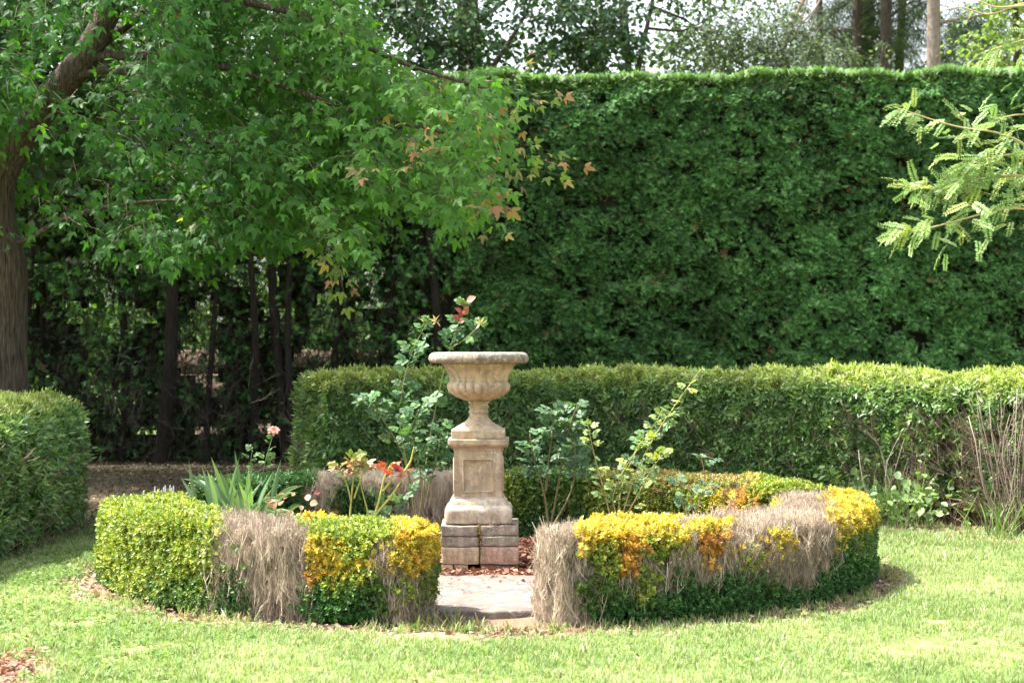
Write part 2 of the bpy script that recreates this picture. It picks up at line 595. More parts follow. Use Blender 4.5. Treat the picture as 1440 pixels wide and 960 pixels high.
# bark mulch in the ring
N = 15000
a = RNG.uniform(0, 6.28, N); r = 2.15 * np.sqrt(RNG.uniform(0, 1, N))
mx, my = RC[0] + r * np.cos(a), RC[1] + r * np.sin(a)
k2 = ~((np.abs(mx + .17) < .42) & (my < 12.42))
BARKP = [(.2, .085, .05), (.27, .13, .08), (.13, .06, .04), (.34, .19, .125), (.3, .14, .1)]
chips("bark_mulch", mx[k2], my[k2], BARKP, .055, .045)
# dense pile just in front of the pedestal and chips in the lawn corner
mx = np.concatenate([RNG.uniform(-.95, .55, 3500), RNG.normal(-2.72, .2, 1500)])
my = np.concatenate([RNG.uniform(12.42, 12.82, 3500), RNG.normal(8.75, .33, 1500)])
chips("bark_chips", mx, my, BARKP, .036, .04)
# dry leaf litter round the outside of the hedges and under the trees
N = 4500
a = RNG.uniform(0, 6.28, N); r = RNG.normal(2.8, .1, N)
lx = np.concatenate([RC[0] + r * np.cos(a), RNG.uniform(-6.5, 1.5, 15000), RNG.uniform(2.6, 5.2, 1600), RNG.uniform(-3.5, 4, 260), RNG.normal(-2.8, .4, 500)])
ly = np.concatenate([RC[1] + r * np.sin(a), RNG.uniform(14.2, 25, 15000), RNG.uniform(14.0, 16.0, 1600), RNG.uniform(8.6, 11, 260), RNG.normal(9.0, .4, 500)])
LITP = [(.24, .175, .12), (.18, .125, .085), (.3, .235, .165), (.13, .09, .06), (.36, .3, .21), (.2, .12, .08)]
kf = ly > 17 + RNG.normal(size=len(ly))
chips("leaf_litter", lx[~kf], ly[~kf], LITP, .034, .02)
chips("leaf_litter", lx[kf], ly[kf], [(.085, .06, .042), (.055, .041, .029), (.12, .088, .06), (.045, .033, .023), (.24, .19, .13)], .036, .02)  # darker palette carries the shade at the back

# ------------------------------------------------------------------ hedges
def path_data(pts):
    p = np.asarray(pts, float)
    s = np.concatenate([[0], np.cumsum(np.linalg.norm(np.diff(p, axis=0), axis=1))])
    t = nrmz(np.gradient(p, axis=0))
    n = np.stack([t[:, 1], -t[:, 0]], 1)          # right hand side of travel = outside
    return p, s, t, n


def arc(r, a0, a1, c=RC, m=60):
    """clockwise arc so that the outside lies to the right... a0 > a1 in degrees gives outward normals"""
    a = np.radians(np.linspace(a0, a1, m))
    return np.stack([c[0] + r * np.cos(a), c[1] + r * np.sin(a)], 1)


def box_profile(w, h, e=5.0, tilt=0.0, m=90):
    """superellipse half, from outside bottom over the top to inside bottom"""
    a = np.linspace(0, np.pi, m)
    x = w * np.sign(np.cos(a)) * np.abs(np.cos(a)) ** (2 / e)
    z = h * np.abs(np.sin(a)) ** (2 / e)
    z = z * (1 + tilt * x / w)
    return np.stack([x, z], 1)


def surf(path, prof, n, end_share=None, bias_top=1.0):
    p, s, t, nn = path_data(path)
    L = s[-1]
    ps = np.concatenate([[0], np.cumsum(np.linalg.norm(np.diff(prof, axis=0), axis=1))])
    pt = nrmz(np.gradient(prof, axis=0))
    pn = np.stack([pt[:, 1], -pt[:, 0]], 1)
    w = np.abs(prof[:, 0]).max(); h = prof[:, 1].max()
    area_side = L * ps[-1]; area_end = 2 * w * h
    ne = int(n * area_end / (area_side + 2 * area_end))
    ns = n - 2 * ne
    S = RNG.uniform(0, L, ns); Q = RNG.uniform(0, ps[-1], ns)
    px = np.interp(Q, ps, prof[:, 0]); pz = np.interp(Q, ps, prof[:, 1])
    nx = np.interp(Q, ps, pn[:, 0]); nz = np.interp(Q, ps, pn[:, 1])
    bx = np.interp(S, s, p[:, 0]); by = np.interp(S, s, p[:, 1])
    ox = np.interp(S, s, nn[:, 0]); oy = np.interp(S, s, nn[:, 1])
    pos = np.stack([bx + px * ox, by + px * oy, pz], 1)
    nor = nrmz(np.stack([nx * ox, nx * oy, nz], 1))
    u = [S]; P = [pos]; Nn = [nor]; rad = [px / w]; end = [np.zeros(ns)]
    for idx, sg in ((0, -1), (-1, 1)):
        ex = RNG.uniform(-w, w, ne)
        o = np.argsort(prof[:, 0])
        zt = np.interp(ex, prof[o, 0], prof[o, 1])
        ez = RNG.uniform(0, 1, ne) * zt
        bulge = sg * .06 * (1 - (ex / w) ** 2)
        P.append(np.stack([p[idx, 0] + ex * nn[idx, 0] + bulge * t[idx, 0], p[idx, 1] + ex * nn[idx, 1] + bulge * t[idx, 1], ez], 1))
        Nn.append(nrmz(np.tile(np.array([sg * t[idx, 0], sg * t[idx, 1], .15]), (ne, 1)) + (ex / w)[:, None] ** 3 * np.array([nn[idx, 0], nn[idx, 1], 0]) * .6))
        u.append(np.full(ne, 0 if idx == 0 else L)); rad.append(ex / w); end.append(np.full(ne, sg))
    pos = np.vstack(P); nor = np.vstack(Nn)
    return dict(pos=pos, nor=nor, s=np.concatenate(u), L=L, v=pos[:, 2] / h, rad=np.concatenate(rad), end=np.concatenate(end))


def core(path, prof, inset, colf, lump=.03, trim=.06):
    p, s, t, nn = path_data(path)
    w = np.abs(prof[:, 0]).max(); h = prof[:, 1].max()
    pr = prof[::4].copy()
    pr[:, 0] *= (w - inset) / w; pr[:, 1] *= (h - inset) / h
    S = np.linspace(trim, s[-1] - trim, 60)
    b = np.stack([np.interp(S, s, p[:, k]) for k in (0, 1)], 1)
    o = np.stack([np.interp(S, s, nn[:, k]) for k in (0, 1)], 1)
    v = np.zeros((60, len(pr), 3))
    v[:, :, 0] = b[:, None, 0] + pr[None, :, 0] * o[:, None, 0]
    v[:, :, 1] = b[:, None, 1] + pr[None, :, 0] * o[:, None, 1]
    v[:, :, 2] = pr[None, :, 1]
    vv = v.reshape(-1, 3)
    vv = vv + lump * np.stack([noise(vv, 6, 41), noise(vv, 6, 42), noise(vv, 6, 43) * (vv[:, 2] > .05)], 1)
    g = MB()
    g.grid(vv, 60, len(pr), colf(vv))
    for idx in (0, 59):
        ring = vv.reshape(60, -1, 3)[idx]
        ctr = ring.mean(0)
        vs = np.vstack([ring, ctr])
        k = len(ring)
        g.add(vs, [(i, (i + 1) % k, k) for i in range(k)], None, colf(vs))
    return g


DG = [(.05, .14, .035), (.075, .18, .045), (.04, .11, .028)]
MG = [(.09, .17, .035), (.13, .22, .045), (.07, .14, .03)]
YG = [(.27, .33, .045), (.2, .28, .04), (.34, .36, .06), (.14, .22, .04)]
YE = [(.56, .42, .05), (.52, .41, .06), (.46, .42, .06), (.58, .38, .06)]
OR = [(.54, .28, .05), (.48, .2, .05), (.57, .35, .06)]
OLIVE = [(.2, .25, .045), (.15, .22, .04), (.28, .3, .055), (.11, .17, .03)]
RUST = [(.3, .22, .08), (.22, .22, .05), (.34, .25, .09), (.2, .23, .05), (.29, .19, .1), (.26, .28, .06)]
TWIG = [(.47, .385, .295), (.36, .29, .22), (.57, .48, .375), (.24, .18, .13)]
TWIGG = [(.5, .42, .32), (.4, .33, .25), (.6, .52, .4)]


def box_hedge(name, label, path, kindf, n=30000, twigpal=TWIG, h=H_BOX, w=.31, leafs=.05, e=9.0):
    prof = box_profile(w, h, e)
    d = surf(path, prof, n)
    pos, nor = d['pos'], d['nor']
    lump = .02 * noise(pos, 3.5, 51) + .022 * noise(pos, 9, 52) + .012 * noise(pos, 18, 53)
    pos = pos + nor * lump[:, None]
    dead, col = kindf(d, pos)
    mid = np.asarray(path)[len(path) // 2]
    loc = (mid[0], mid[1], 0)
    root = thing(name, label, "hedge", loc)
    # foliage
    m = ~dead & (pos[:, 2] > .03)
    P, Nn = pos[m], nor[m]
    fw = Nn * 1.0 + np.array([0, 0, .45]) + .45 * rnd(len(P))
    g = MB()
    size = leafs * RNG.uniform(.7, 1.35, len(P))
    multi_scatter(g, SPRIGS, P - nrmz(fw) * size[:, None] * RNG.uniform(.2, 1.0, (len(P), 1)), fw, rnd(len(P)), size, col[m], .16)
    if g.n:
        g.build("foliage", M_BOX, root, loc)
    # dead twigs
    m = dead
    g = MB()
    P, Nn = pos[m], nor[m]
    P = np.vstack([P, P + .012 * rnd(len(P)), P[::3] + .012 * rnd(len(P[::3]))]); Nn = np.vstack([Nn, Nn, Nn[::3]])
    ho = noise(P * [1, 1, .45], 9, 58) + .5 * noise(P * [1, 1, .6], 22, 59) > -.55
    P, Nn = P[ho], Nn[ho]
    P = P - Nn * (np.abs(RNG.normal(0, .022, len(P))))[:, None]
    L = RNG.uniform(.05, .13, len(P)) * np.where(RNG.uniform(0, 1, len(P)) < .06, 1.8, 1)
    lean = .12 * noise(P, 2.5, 55)
    tang = np.stack([-Nn[:, 1], Nn[:, 0], np.zeros(len(P))], 1)
    fw = nrmz(np.array([0, 0, 1.0]) + .16 * Nn + lean[:, None] * tang + .25 * rnd(len(P)))
    base = P - fw * (L * RNG.uniform(.7, 1.05, len(P)))[:, None]
    base[:, 2] = np.maximum(base[:, 2], 0)
    c = pick(twigpal, len(P)) * (1 + .25 * noise(P * [1, 1, .3], 14, 56) + .15 * noise(P, 4, 57))[:, None]
    multi_scatter(g, BROOMS, base, fw, rnd(len(P)), L, c, .1)
    if g.n:
        k3 = RNG.uniform(0, 1, len(P)) < .1                      # a few dry leaves still clinging
        g.scatter(LEAF4, P[k3], rnd(k3.sum()), Nn[k3] + .6 * rnd(k3.sum()), RNG.uniform(.01, .02, k3.sum()), pick([(.5, .4, .26), (.42, .3, .16), (.6, .5, .36)], k3.sum()))
        g.build("dead_twigs", M_TWIG, root, loc)

    def cc(v):
        dd = dict(pos=v, nor=v, s=None, v=v[:, 2] / h, rad=np.zeros(len(v)), end=np.zeros(len(v)))
        dk, _ = kindf(dd, v)
        return np.where(dk[:, None], np.array([.15, .112, .078]), np.array([.035, .04, .018]))
    core(path, prof, .085, cc).build("shade_core", M_CORE, root, loc)  # opaque filler, coloured dark to stand for the shaded inside
    return root


def patcher(patches, default_dead, base_pal):
    """patches: (px0, px1, v0, v1, palette or None for dead, where) with ragged edges; where: 'face','top','all'"""
    def f(d, pos):
        px = PX(pos)
        v = d['v']
        jx = px + 13 * noise(pos, 9, 61) + 9 * noise(pos, 22, 62) + RNG.normal(0, 8, len(pos))
        jv = v + .11 * noise(pos, 7, 63) + .08 * noise(pos, 19, 64) + RNG.normal(0, .06, len(pos))
        top = (v > .93)
        nn = len(pos)
        dead = np.full(nn, default_dead)
        col = pick(base_pal, nn)
        for x0, x1, v0, v1, pal, where in patches:
            vv = np.where(top, (1 - np.clip(d['rad'], -1, 1)) / 2, jv) if where == 'top' else jv
            m = (jx > x0) & (jx < x1) & (vv > v0) & (vv < v1)
            if where == 'face':
                m &= ~top | (v1 > .99)
            elif where == 'top':
                m &= top
            if pal is None:
                dead[m] = True
            else:
                dead[m] = False
                col[m] = pick(pal, m.sum())
        return dead, col
    return f


R0 = (R_OUT + R_IN) / 2
# front left: sunlit yellow green, then dead, then yellow, then dead, then yellow
fl = patcher([
    (-99, 294, -.2, 2, YG, 'all'),
    (-99, 294, -.2, .3, MG, 'all'), (150, 215, .0, 1.0, YG, 'all'),
    (310, 350, -.2, .3, DG, 'all'), (324, 334, .3, .6, MG, 'all'), (326, 336, .62, .76, YG, 'face'),
    (438, 520, .42, 2, YE, 'all'), (418, 536, -.2, .34, DG, 'all'), (440, 545, .3, .45, MG, 'all'), (442, 525, .4, .6, YG, 'all'),
    (438, 462, .5, .66, OR, 'all'), (470, 520, .75, 2, YG, 'all'),
    (440, 530, .25, .42, MG, 'all'),
    (556, 720, .6, 2, YE, 'all'), (578, 594, .65, .8, OR, 'all'), (545, 575, .45, .65, YE, 'face'), (556, 580, .12, .42, YG, 'all'), (584, 606, .25, .45, OLIVE, 'all'),
    (612, 720, -.2, .55, MG, 'all'),
    (434, 560, .45, 2, YG, 'top'), (250, 330, -1, 2, YG, 'top'),
    (346, 432, -.2, 2, None, 'all'), (296, 314, -.2, 2, None, 'all'), (312, 350, .42, 2, None, 'face'), (526, 556, .42, .96, None, 'face'), (556, 604, .12, .56, None, 'face'), (588, 604, .25, .5, OLIVE, 'face'), (322, 336, .4, .62, MG, 'face'), (556, 572, .2, .4, YG, 'face'),
], True, YG)
box_hedge("box_hedge", "front box hedge left of the flagstone, yellow green with one pale dead stretch", arc(R0, 261, 187), fl, 36000)
# front right
fr = patcher([
    (815, 958, .74, 2, YE, 'all'), (872, 902, .58, .95, OR, 'face'), (830, 866, .5, .8, YG, 'face'), (905, 952, .72, .86, YG, 'all'),
    (832, 1165, -.2, .3, DG, 'all'), (832, 1100, -.2, .38, DG, 'all'), (832, 880, .3, .52, MG, 'all'), (945, 975, .3, .56, DG, 'all'), (1010, 1040, .3, .5, DG, 'all'),
    (886, 925, .28, .5, YG, 'all'), (820, 845, .35, .55, MG, 'all'), (1065, 1095, .3, .55, MG, 'all'),
    (986, 1016, .68, .96, OR, 'face'), (1085, 1112, .72, .9, YE, 'face'), (1050, 1066, .55, .66, YE, 'face'),
    (1150, 1400, -.2, .62, DG, 'all'), (1188, 1400, .6, 2, YE, 'all'), (1190, 1400, .4, .72, MG, 'all'),
    (948, 1180, .72, 2, YE, 'top'), (1075, 1400, .55, 2, YE, 'top'), (1180, 1400, -1, 2, YE, 'top'), (960, 985, .6, 2, None, 'top'), (1040, 1062, .5, .9, None, 'top'),
    (700, 822, -.3, 2, None, 'all'), (954, 986, .44, 2, None, 'face'), (984, 1024, .44, .66, None, 'face'), (1018, 1180, .42, 2, None, 'face'), (1112, 1158, .3, .6, None, 'face'), (850, 900, .42, .56, None, 'face'), (912, 950, .5, .64, None, 'face'), (948, 1065, -1, .62, None, 'top'), (1060, 1172, -1, .4, None, 'top'), (1085, 1110, .75, .9, YE, 'face'), (1050, 1064, .5, .62, YG, 'face'),
], True, MG)
box_hedge("box_hedge", "front box hedge right of the flagstone, dead twigs above a dark green foot", arc(R0, 366, 279.5), fr, 44000)
# back right
br = patcher([
    (835, 1050, .84, 2, RUST, 'all'), (960, 1000, .4, .9, YG, 'all'), (900, 1020, .2, .6, OLIVE, 'all'), (720, 830, .55, 2, MG, 'all'), (720, 830, -.2, .5, DG, 'all'),
    (1016, 1052, .15, 1.0, None, 'face'), (1052, 1250, .3, 2, YG, 'all'), (1000, 1018, .4, .95, YE, 'face'), (930, 960, .3, .5, DG, 'all'),
    (830, 870, .2, .45, RUST, 'all'), (1052, 1100, .3, .7, OLIVE, 'all'), (1046, 1060, .4, 1, OR, 'face'),
], False, OLIVE)
box_hedge("box_hedge", "low olive box hedge with rusty top behind the roses right of the pedestal", arc(R0, 86, 17), br, 30000, TWIGG)
# back left
bl = patcher([
    (-99, 432, -.2, 2, DG, 'all'), (-99, 330, .8, 2, MG, 'all'), (470, 545, -.2, .85, DG, 'all'), (455, 480, .1, .5, RUST, 'all'),
], True, DG)
box_hedge("box_hedge", "low grey dead box hedge left of the pedestal with dark green leaves toward the shade", arc(R0, 151, 98), bl, 26000, TWIGG)

# privet hedges
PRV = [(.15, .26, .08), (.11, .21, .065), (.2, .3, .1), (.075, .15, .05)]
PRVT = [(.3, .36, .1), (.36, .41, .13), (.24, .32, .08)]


def privet(name, label, path, prof, n, bare=None, size=.105, seedn=0, stems=None):
    d = surf(path, prof, n)
    pos, nor = d['pos'], d['nor']
    pos = pos + nor * (.05 * noise(pos, 2.3, 71 + seedn) + .045 * noise(pos, 5, 72 + seedn) + .03 * noise(pos, 11, 73 + seedn))[:, None]
    keep = pos[:, 2] > .12 + .1 * noise(pos, 3, 77)
    thin = np.ones(len(pos)) if bare is None else bare(pos)
    keep &= RNG.uniform(0, 1, len(pos)) < thin
    mid = np.asarray(path)[len(path) // 2]
    loc = (mid[0], mid[1], 0)
    root = thing(name, label, "hedge", loc)
    P, Nn, v = pos[keep], nor[keep], d['v'][keep]
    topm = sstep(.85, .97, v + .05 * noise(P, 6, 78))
    col = pick(PRV, len(P)) * (1 - topm[:, None]) + pick(PRVT, len(P)) * topm[:, None]  # sunlit top painted into the leaf colour, with paler leaf tips
    fw = Nn + np.array([0, 0, .15]) + .55 * rnd(len(P))
    sz = size * RNG.uniform(.75, 1.35, len(P)) * (1 - .35 * topm)
    g = MB()
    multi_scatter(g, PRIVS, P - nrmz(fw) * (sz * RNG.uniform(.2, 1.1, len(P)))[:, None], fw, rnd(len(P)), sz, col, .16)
    g.build("foliage", M_PRIVET, root, loc)
    # twigs showing between the leaves
    g = MB()
    k = (RNG.uniform(0, 1, len(pos)) < np.where(thin < .8, .38, .06)) & (d['v'] < .75)
    P = pos[k] - nor[k] * RNG.uniform(.0, .15, (k.sum(), 1))
    fw = np.array([0, 0, 1.]) + .35 * nor[k] + .4 * rnd(k.sum())
    multi_scatter(g, BROOMS, P - [0, 0, .2], fw, rnd(len(P)), RNG.uniform(.22, .42, len(P)), pick([(.2, .15, .11), (.28, .21, .16), (.14, .1, .075)], len(P)), .1)
    g.build("twigs", M_TWIG, root, loc)
    core(path, prof, .2, lambda v: np.tile([.03, .03, .018], (len(v), 1)) * (1 + .3 * noise(v, 5, 79))[:, None], .06, .15).build("shade_core", M_CORE, root, loc)  # dark solid filler in place of the hedge's shaded inside
    return root, loc


def bare_right(pos):
    px = PX(pos); z = pos[:, 2]
    nn = .5 * noise(pos, 2.2, 81) + .3 * noise(pos, 6, 82)
    b = sstep(1250, 1340, px + 60 * nn) * sstep(1.22, 1.05, z + .1 * nn) * .84
    low = sstep(1150, 1260, px) * sstep(.8, .35, z + .3 * nn) * .75
    # thin patches along the face
    mid = sstep(1000, 1150, px) * sstep(.1, .45, nn) * sstep(1.15, .9, z) * .5
    return 1 - np.maximum(np.maximum(b, low), mid)


pr_path = arc(5.78, 108.5, -8, PC, m=90)
rp, rloc = privet("privet_hedge", "long curved clipped privet hedge with sunlit top, behind the urn and the low hedges", pr_path, box_profile(.66, 1.28, 7, .06), 54000, bare_right, .112)
# bare stems fanning from the foot at the right end of the long hedge
for (bx, by, nst, hh) in ((4.22, 15.45, 46, 1.2), (3.4, 16.4, 10, .8), (4.6, 14.9, 34, 1.15)):
    g = MB()
    for i in range(nst):
        a = RNG.uniform(-1, 1)
        dx, dy = .34 * a + RNG.normal() * .07, RNG.uniform(-.16, .2)
        t = np.linspace(0, 1, 6)[:, None]
        h = hh * RNG.uniform(.65, 1.05)
        p = np.array([bx, by, 0]) + np.array([RNG.normal() * .07, RNG.normal() * .05, 0]) + t * np.array([dx, dy, h]) + np.sin(t * 3) * RNG.normal(size=3) * .07 + np.sin(t * 8 + RNG.uniform(0, 6)) * RNG.normal(size=3) * .015
        g.tube(p, np.linspace(.0065, .003, 6) * RNG.uniform(.6, 1.3), 5, pick([(.22, .175, .14), (.3, .245, .2), (.14, .105, .085)], 1)[0])
    g.build("bare_stem", M_STEM, rp, rloc)

pl_path = np.stack([np.interp(np.linspace(0, 1, 60), [0, .3, .6, 1], [-4.55, -4.3, -4.38, -4.75]), np.linspace(16.6, 11.6, 60)], 1)
pl_path = pl_path[::-1]
privet("privet_hedge", "shaded privet hedge end standing beside the tree trunk", pl_path, box_profile(.62, 1.13, 5, 0), 24000, None, .11, 5)

# ------------------------------------------------------------------ tall cypress hedge
HY = 25.0
CY = [(.07, .18, .05), (.1, .23, .062), (.052, .135, .04), (.135, .29, .085)]
CYT = [(.12, .24, .05), (.09, .19, .045), (.15, .27, .06)]
root = thing("cypress_hedge", "tall clipped dark green cypress hedge across the garden, bare stems at its left end", "hedge", (0, HY + .7, 0))
loc = (0, HY + .7, 0)
N = 120000
hx = RNG.uniform(-8.6, 8.8, N)
face = RNG.uniform(0, 1, N) < .86
hz = np.where(face, RNG.uniform(.05, 5.3, N), 5.3)
hy = np.where(face, HY, HY + RNG.uniform(0, 1.5, N))
pos = np.stack([hx, hy, hz], 1)
q2 = pos * [1, 1, 1]
relief = .09 * noise(q2, .9, 91) + .06 * noise(q2, 2.2, 92) + .07 * noise(q2, 4.2, 93) + .05 * noise(q2, 8, 90)
pos[:, 1] -= np.where(face, relief + .12 * sstep(4.9, 5.3, hz) * -1, 0)
toph = .04 * noise(pos * [1, 0, 0], .8, 94) + .05 * noise(pos * [1, 0, 0], 3, 95) + .006 * hx
pos[:, 2] += np.where(face, toph * hz / 5.3, toph)
px = PX(pos)
bare = sstep(690, 450, px + 60 * noise(pos, .9, 96)) * sstep(3.1, 2.3, hz + .5 * noise(pos, 1.2, 97))
bare2 = sstep(760, 640, px + 50 * noise(pos, 1.2, 98)) * sstep(2.6, 1.8, hz) * .5
gap = sstep(.3, .6, noise(pos, 1.7, 99)) * .2 + sstep(.0, -.5, noise(q2, 4.2, 93) + .4 * noise(q2, 8, 90)) * .6
keep = RNG.uniform(0, 1, N) > np.maximum(np.maximum(bare * .76, bare2), gap * face)
depth_in = np.where(px < 640, RNG.uniform(0, 1.3, N) * sstep(700, 520, px), 0)
pos[:, 1] += depth_in
P = pos[keep]; fc = face[keep]; zz = hz[keep]
nor = np.where(fc[:, None], np.array([0, -1., 0]), np.array([0, 0, 1.]))
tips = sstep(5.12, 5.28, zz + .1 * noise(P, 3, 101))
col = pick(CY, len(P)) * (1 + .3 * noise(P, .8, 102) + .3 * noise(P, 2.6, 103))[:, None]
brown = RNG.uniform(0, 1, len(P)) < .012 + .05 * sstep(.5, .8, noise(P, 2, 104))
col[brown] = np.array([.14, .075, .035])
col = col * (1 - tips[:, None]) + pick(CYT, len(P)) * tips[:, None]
fw = nor * .85 + np.where(fc[:, None], np.array([0, 0, -.25]), np.array([0, 0, 1.0])) + .5 * rnd(len(P)) + np.array([0, 0, .5]) * tips[:, None]
nn_ = np.array([0, -.5, .8]) + .5 * rnd(len(P))
sz = RNG.uniform(.08, .18, len(P))
g = MB()
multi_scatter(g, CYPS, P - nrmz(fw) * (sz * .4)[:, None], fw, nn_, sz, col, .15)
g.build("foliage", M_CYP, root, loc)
# dark sheets in place of the shaded inside; rear one backs the bare stems
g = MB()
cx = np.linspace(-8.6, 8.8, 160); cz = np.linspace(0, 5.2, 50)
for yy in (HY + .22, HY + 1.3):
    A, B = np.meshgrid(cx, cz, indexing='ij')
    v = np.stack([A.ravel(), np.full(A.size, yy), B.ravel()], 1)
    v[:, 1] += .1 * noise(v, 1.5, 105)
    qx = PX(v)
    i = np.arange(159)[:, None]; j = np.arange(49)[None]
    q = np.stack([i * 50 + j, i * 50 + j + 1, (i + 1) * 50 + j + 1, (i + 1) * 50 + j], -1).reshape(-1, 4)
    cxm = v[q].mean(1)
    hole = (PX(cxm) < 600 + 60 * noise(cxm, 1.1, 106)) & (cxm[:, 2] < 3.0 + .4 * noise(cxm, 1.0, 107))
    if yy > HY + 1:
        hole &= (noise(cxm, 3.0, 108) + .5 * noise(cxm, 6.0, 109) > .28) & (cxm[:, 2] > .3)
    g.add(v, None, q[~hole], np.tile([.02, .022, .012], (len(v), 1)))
v = []
g.build("shade_core", M_CORE, root, loc)
# stems of the row
for tx, rr in ((30, .1), (62, .07), (170, .09), (232, .14), (300, .06), (352, .08), (398, .11), (418, .07), (470, .08), (545, .09), (610, .1)):
    g = MB()
    d = HY + .15 + RNG.uniform(-.15, .4)
    t = np.linspace(0, 1, 9)
    b = W(tx, 485, d)
    M_BARKD = bpy.data.materials.get('bark_shaded') or noise_mat('bark_shaded', [(.35, (.01, .009, .008)), (.5, (.024, .02, .016)), (.7, (.045, .037, .03))], 16, 8, .9, .9, 22, (3, 3, .4), bdist=.04)  # bark copy darkened so its colour holds the shade under the tree
    p = np.stack([b[0] + .1 * np.sin(t * 4 + tx) + RNG.normal() * .1 * t, np.full(9, d) + .05 * np.cos(t * 5 + tx), t * 4.6], 1)
    g.tube(p, .78 * rr * (1 - .55 * t) * (1 + .35 * np.exp(-t * 25)), 10, (1, 1, 1))
    g.build("trunk", M_BARKD, root, loc, True)
# dead side shoots round the stems
N = 5500
tx = RNG.uniform(-60, 700, N)
d = HY + RNG.uniform(-.1, 1.4, N)
zz = RNG.uniform(.1, 3.3, N)
zz[:420] = RNG.uniform(.02, 1.2, 420) ** 1.5; d[:420] = HY - RNG.uniform(-.2, .6, 420); tx[:420] = RNG.normal(250, 110, 420)
P = np.stack([(tx - 720) * d / F, d, zz], 1)
fw = np.array([0, 0, .75]) + .55 * rnd(N)
g = MB()
BR2 = [make_broom(i + 20, .02) for i in range(4)]
multi_scatter(g, BR2, P, fw, rnd(N), RNG.uniform(.2, .5, N), pick([(.035, .03, .024), (.05, .042, .033), (.025, .021, .018)], N), .1)  # near-black palette puts the under-tree shade into the twigs
g.build("dead_twigs", M_TWIG, root, loc)

# ------------------------------------------------------------------ trees
def curve_pts(ctrl, n=24):
    c = np.asarray(ctrl, float)
    t = np.linspace(0, len(c) - 1, n)
    s = np.arange(len(c))
    from_ = [np.interp(t, s, c[:, k]) for k in range(c.shape[1])]
    p = np.stack(from_, 1)
    for _ in range(4):
        p[1:-1] = (p[:-2] + 2 * p[1:-1] + p[2:]) / 4
    return p


def spray(mb, twigs, anchors, dirs, lens, leaf, size, colf, m=9, droop=.5, face=np.array([0, -.55, .75]), facevar=.4, twigcol=(.12, .1, .06), tw=.006):
    """leafy twigs: each a drooping shoot with leaves either side"""
    N = len(anchors)
    for k in range(m):
        t = (k + .6) / m
        d = nrmz(dirs + np.array([0, 0, -droop]) * t)
        p = anchors + d * (lens * t)[:, None] + .02 * rnd(N)
        side = nrmz(np.cross(d, face + .2 * rnd(N))) * (1 if k % 2 else -1)
        fw = d * .55 + side * .75 + np.array([0, 0, -.45]) + .25 * rnd(N)
        if k == m - 1:
            fw = d + np.array([0, 0, -.3]) + .2 * rnd(N)
        nr = face + facevar * rnd(N)
        pet = nrmz(fw) * (size * .35)
        mb.scatter(leaf, p + pet, fw, nr, size * RNG.uniform(.65, 1.2, N), colf(p, t), .14)
    if twigs is not None:
        d1 = nrmz(dirs + np.array([0, 0, -droop]) * .5)
        L = lens
        tp = (STICK[0] * np.array([tw, 1, tw]), STICK[1], STICK[2], STICK[3])
        v = STICK
        for a, b, w_ in ((0., .5, 1.0), (.5, 1., .6)):
            da = nrmz(dirs + np.array([0, 0, -droop]) * a); db = nrmz(dirs + np.array([0, 0, -droop]) * b)
            pa = anchors + da * (L * a)[:, None]; pb = anchors + db * (L * b)[:, None]
            ln = np.linalg.norm(pb - pa, axis=1)
            tv = STICK[0] * np.array([tw * w_, 1, tw * w_])
            # scale only along the length: build directly
            y = nrmz(pb - pa); z = nrmz(np.cross(y, rnd(N))); x = np.cross(y, z)
            vv = pa[:, None] + tv[None, :, 0:1] * x[:, None] + tv[None, :, 1:2] * (pb - pa)[:, None] + tv[None, :, 2:3] * z[:, None]
            off = (np.arange(N) * 6)[:, None, None]
            twigs.add(vv.reshape(-1, 3), None, (STICK[2][None] + off).reshape(-1, 4), twigcol)


def in_poly(px, py, poly):
    c = np.zeros(len(px), bool)
    n = len(poly)
    for i in range(n):
        x0, y0 = poly[i]; x1, y1 = poly[i - 1]
        if y0 == y1:
            continue
        c ^= ((y0 > py) != (y1 > py)) & (px < (x1 - x0) * (py - y0) / (y1 - y0) + x0)
    return c


# --- the maple on the left
TB = W(2, 485, 17.2)
TB[2] = 0
root = thing("maple_tree", "leaning broadleaf tree at the left with thick furrowed trunk and low spreading green branches", "tree", tuple(TB))
loc = tuple(TB)
g = MB()
tr = curve_pts([(TB[0], TB[1], -.05), (TB[0] - .02, TB[1], .8), tuple(W(2, 380, 17.2)), tuple(W(-12, 300, 17.2)), tuple(W(0, 235, 17.2)), tuple(W(60, 150, 17.1)), tuple(W(125, 75, 17.0)), tuple(W(160, 0, 17.0)), tuple(W(172, -120, 17.0)), tuple(W(150, -300, 17.1))], 60)
tt = np.linspace(0, 1, 60)
rr = np.interp(tt, [0, .06, .3, .45, .75, 1], [.36, .27, .245, .19, .135, .05])
rr = rr * (1 + .03 * np.sin(tt * 60))
g.tube(tr, rr * np.where(tt > .3, .85, .97), 20, (1, 1, 1))
g.build("trunk", M_BARK, root, loc, True)
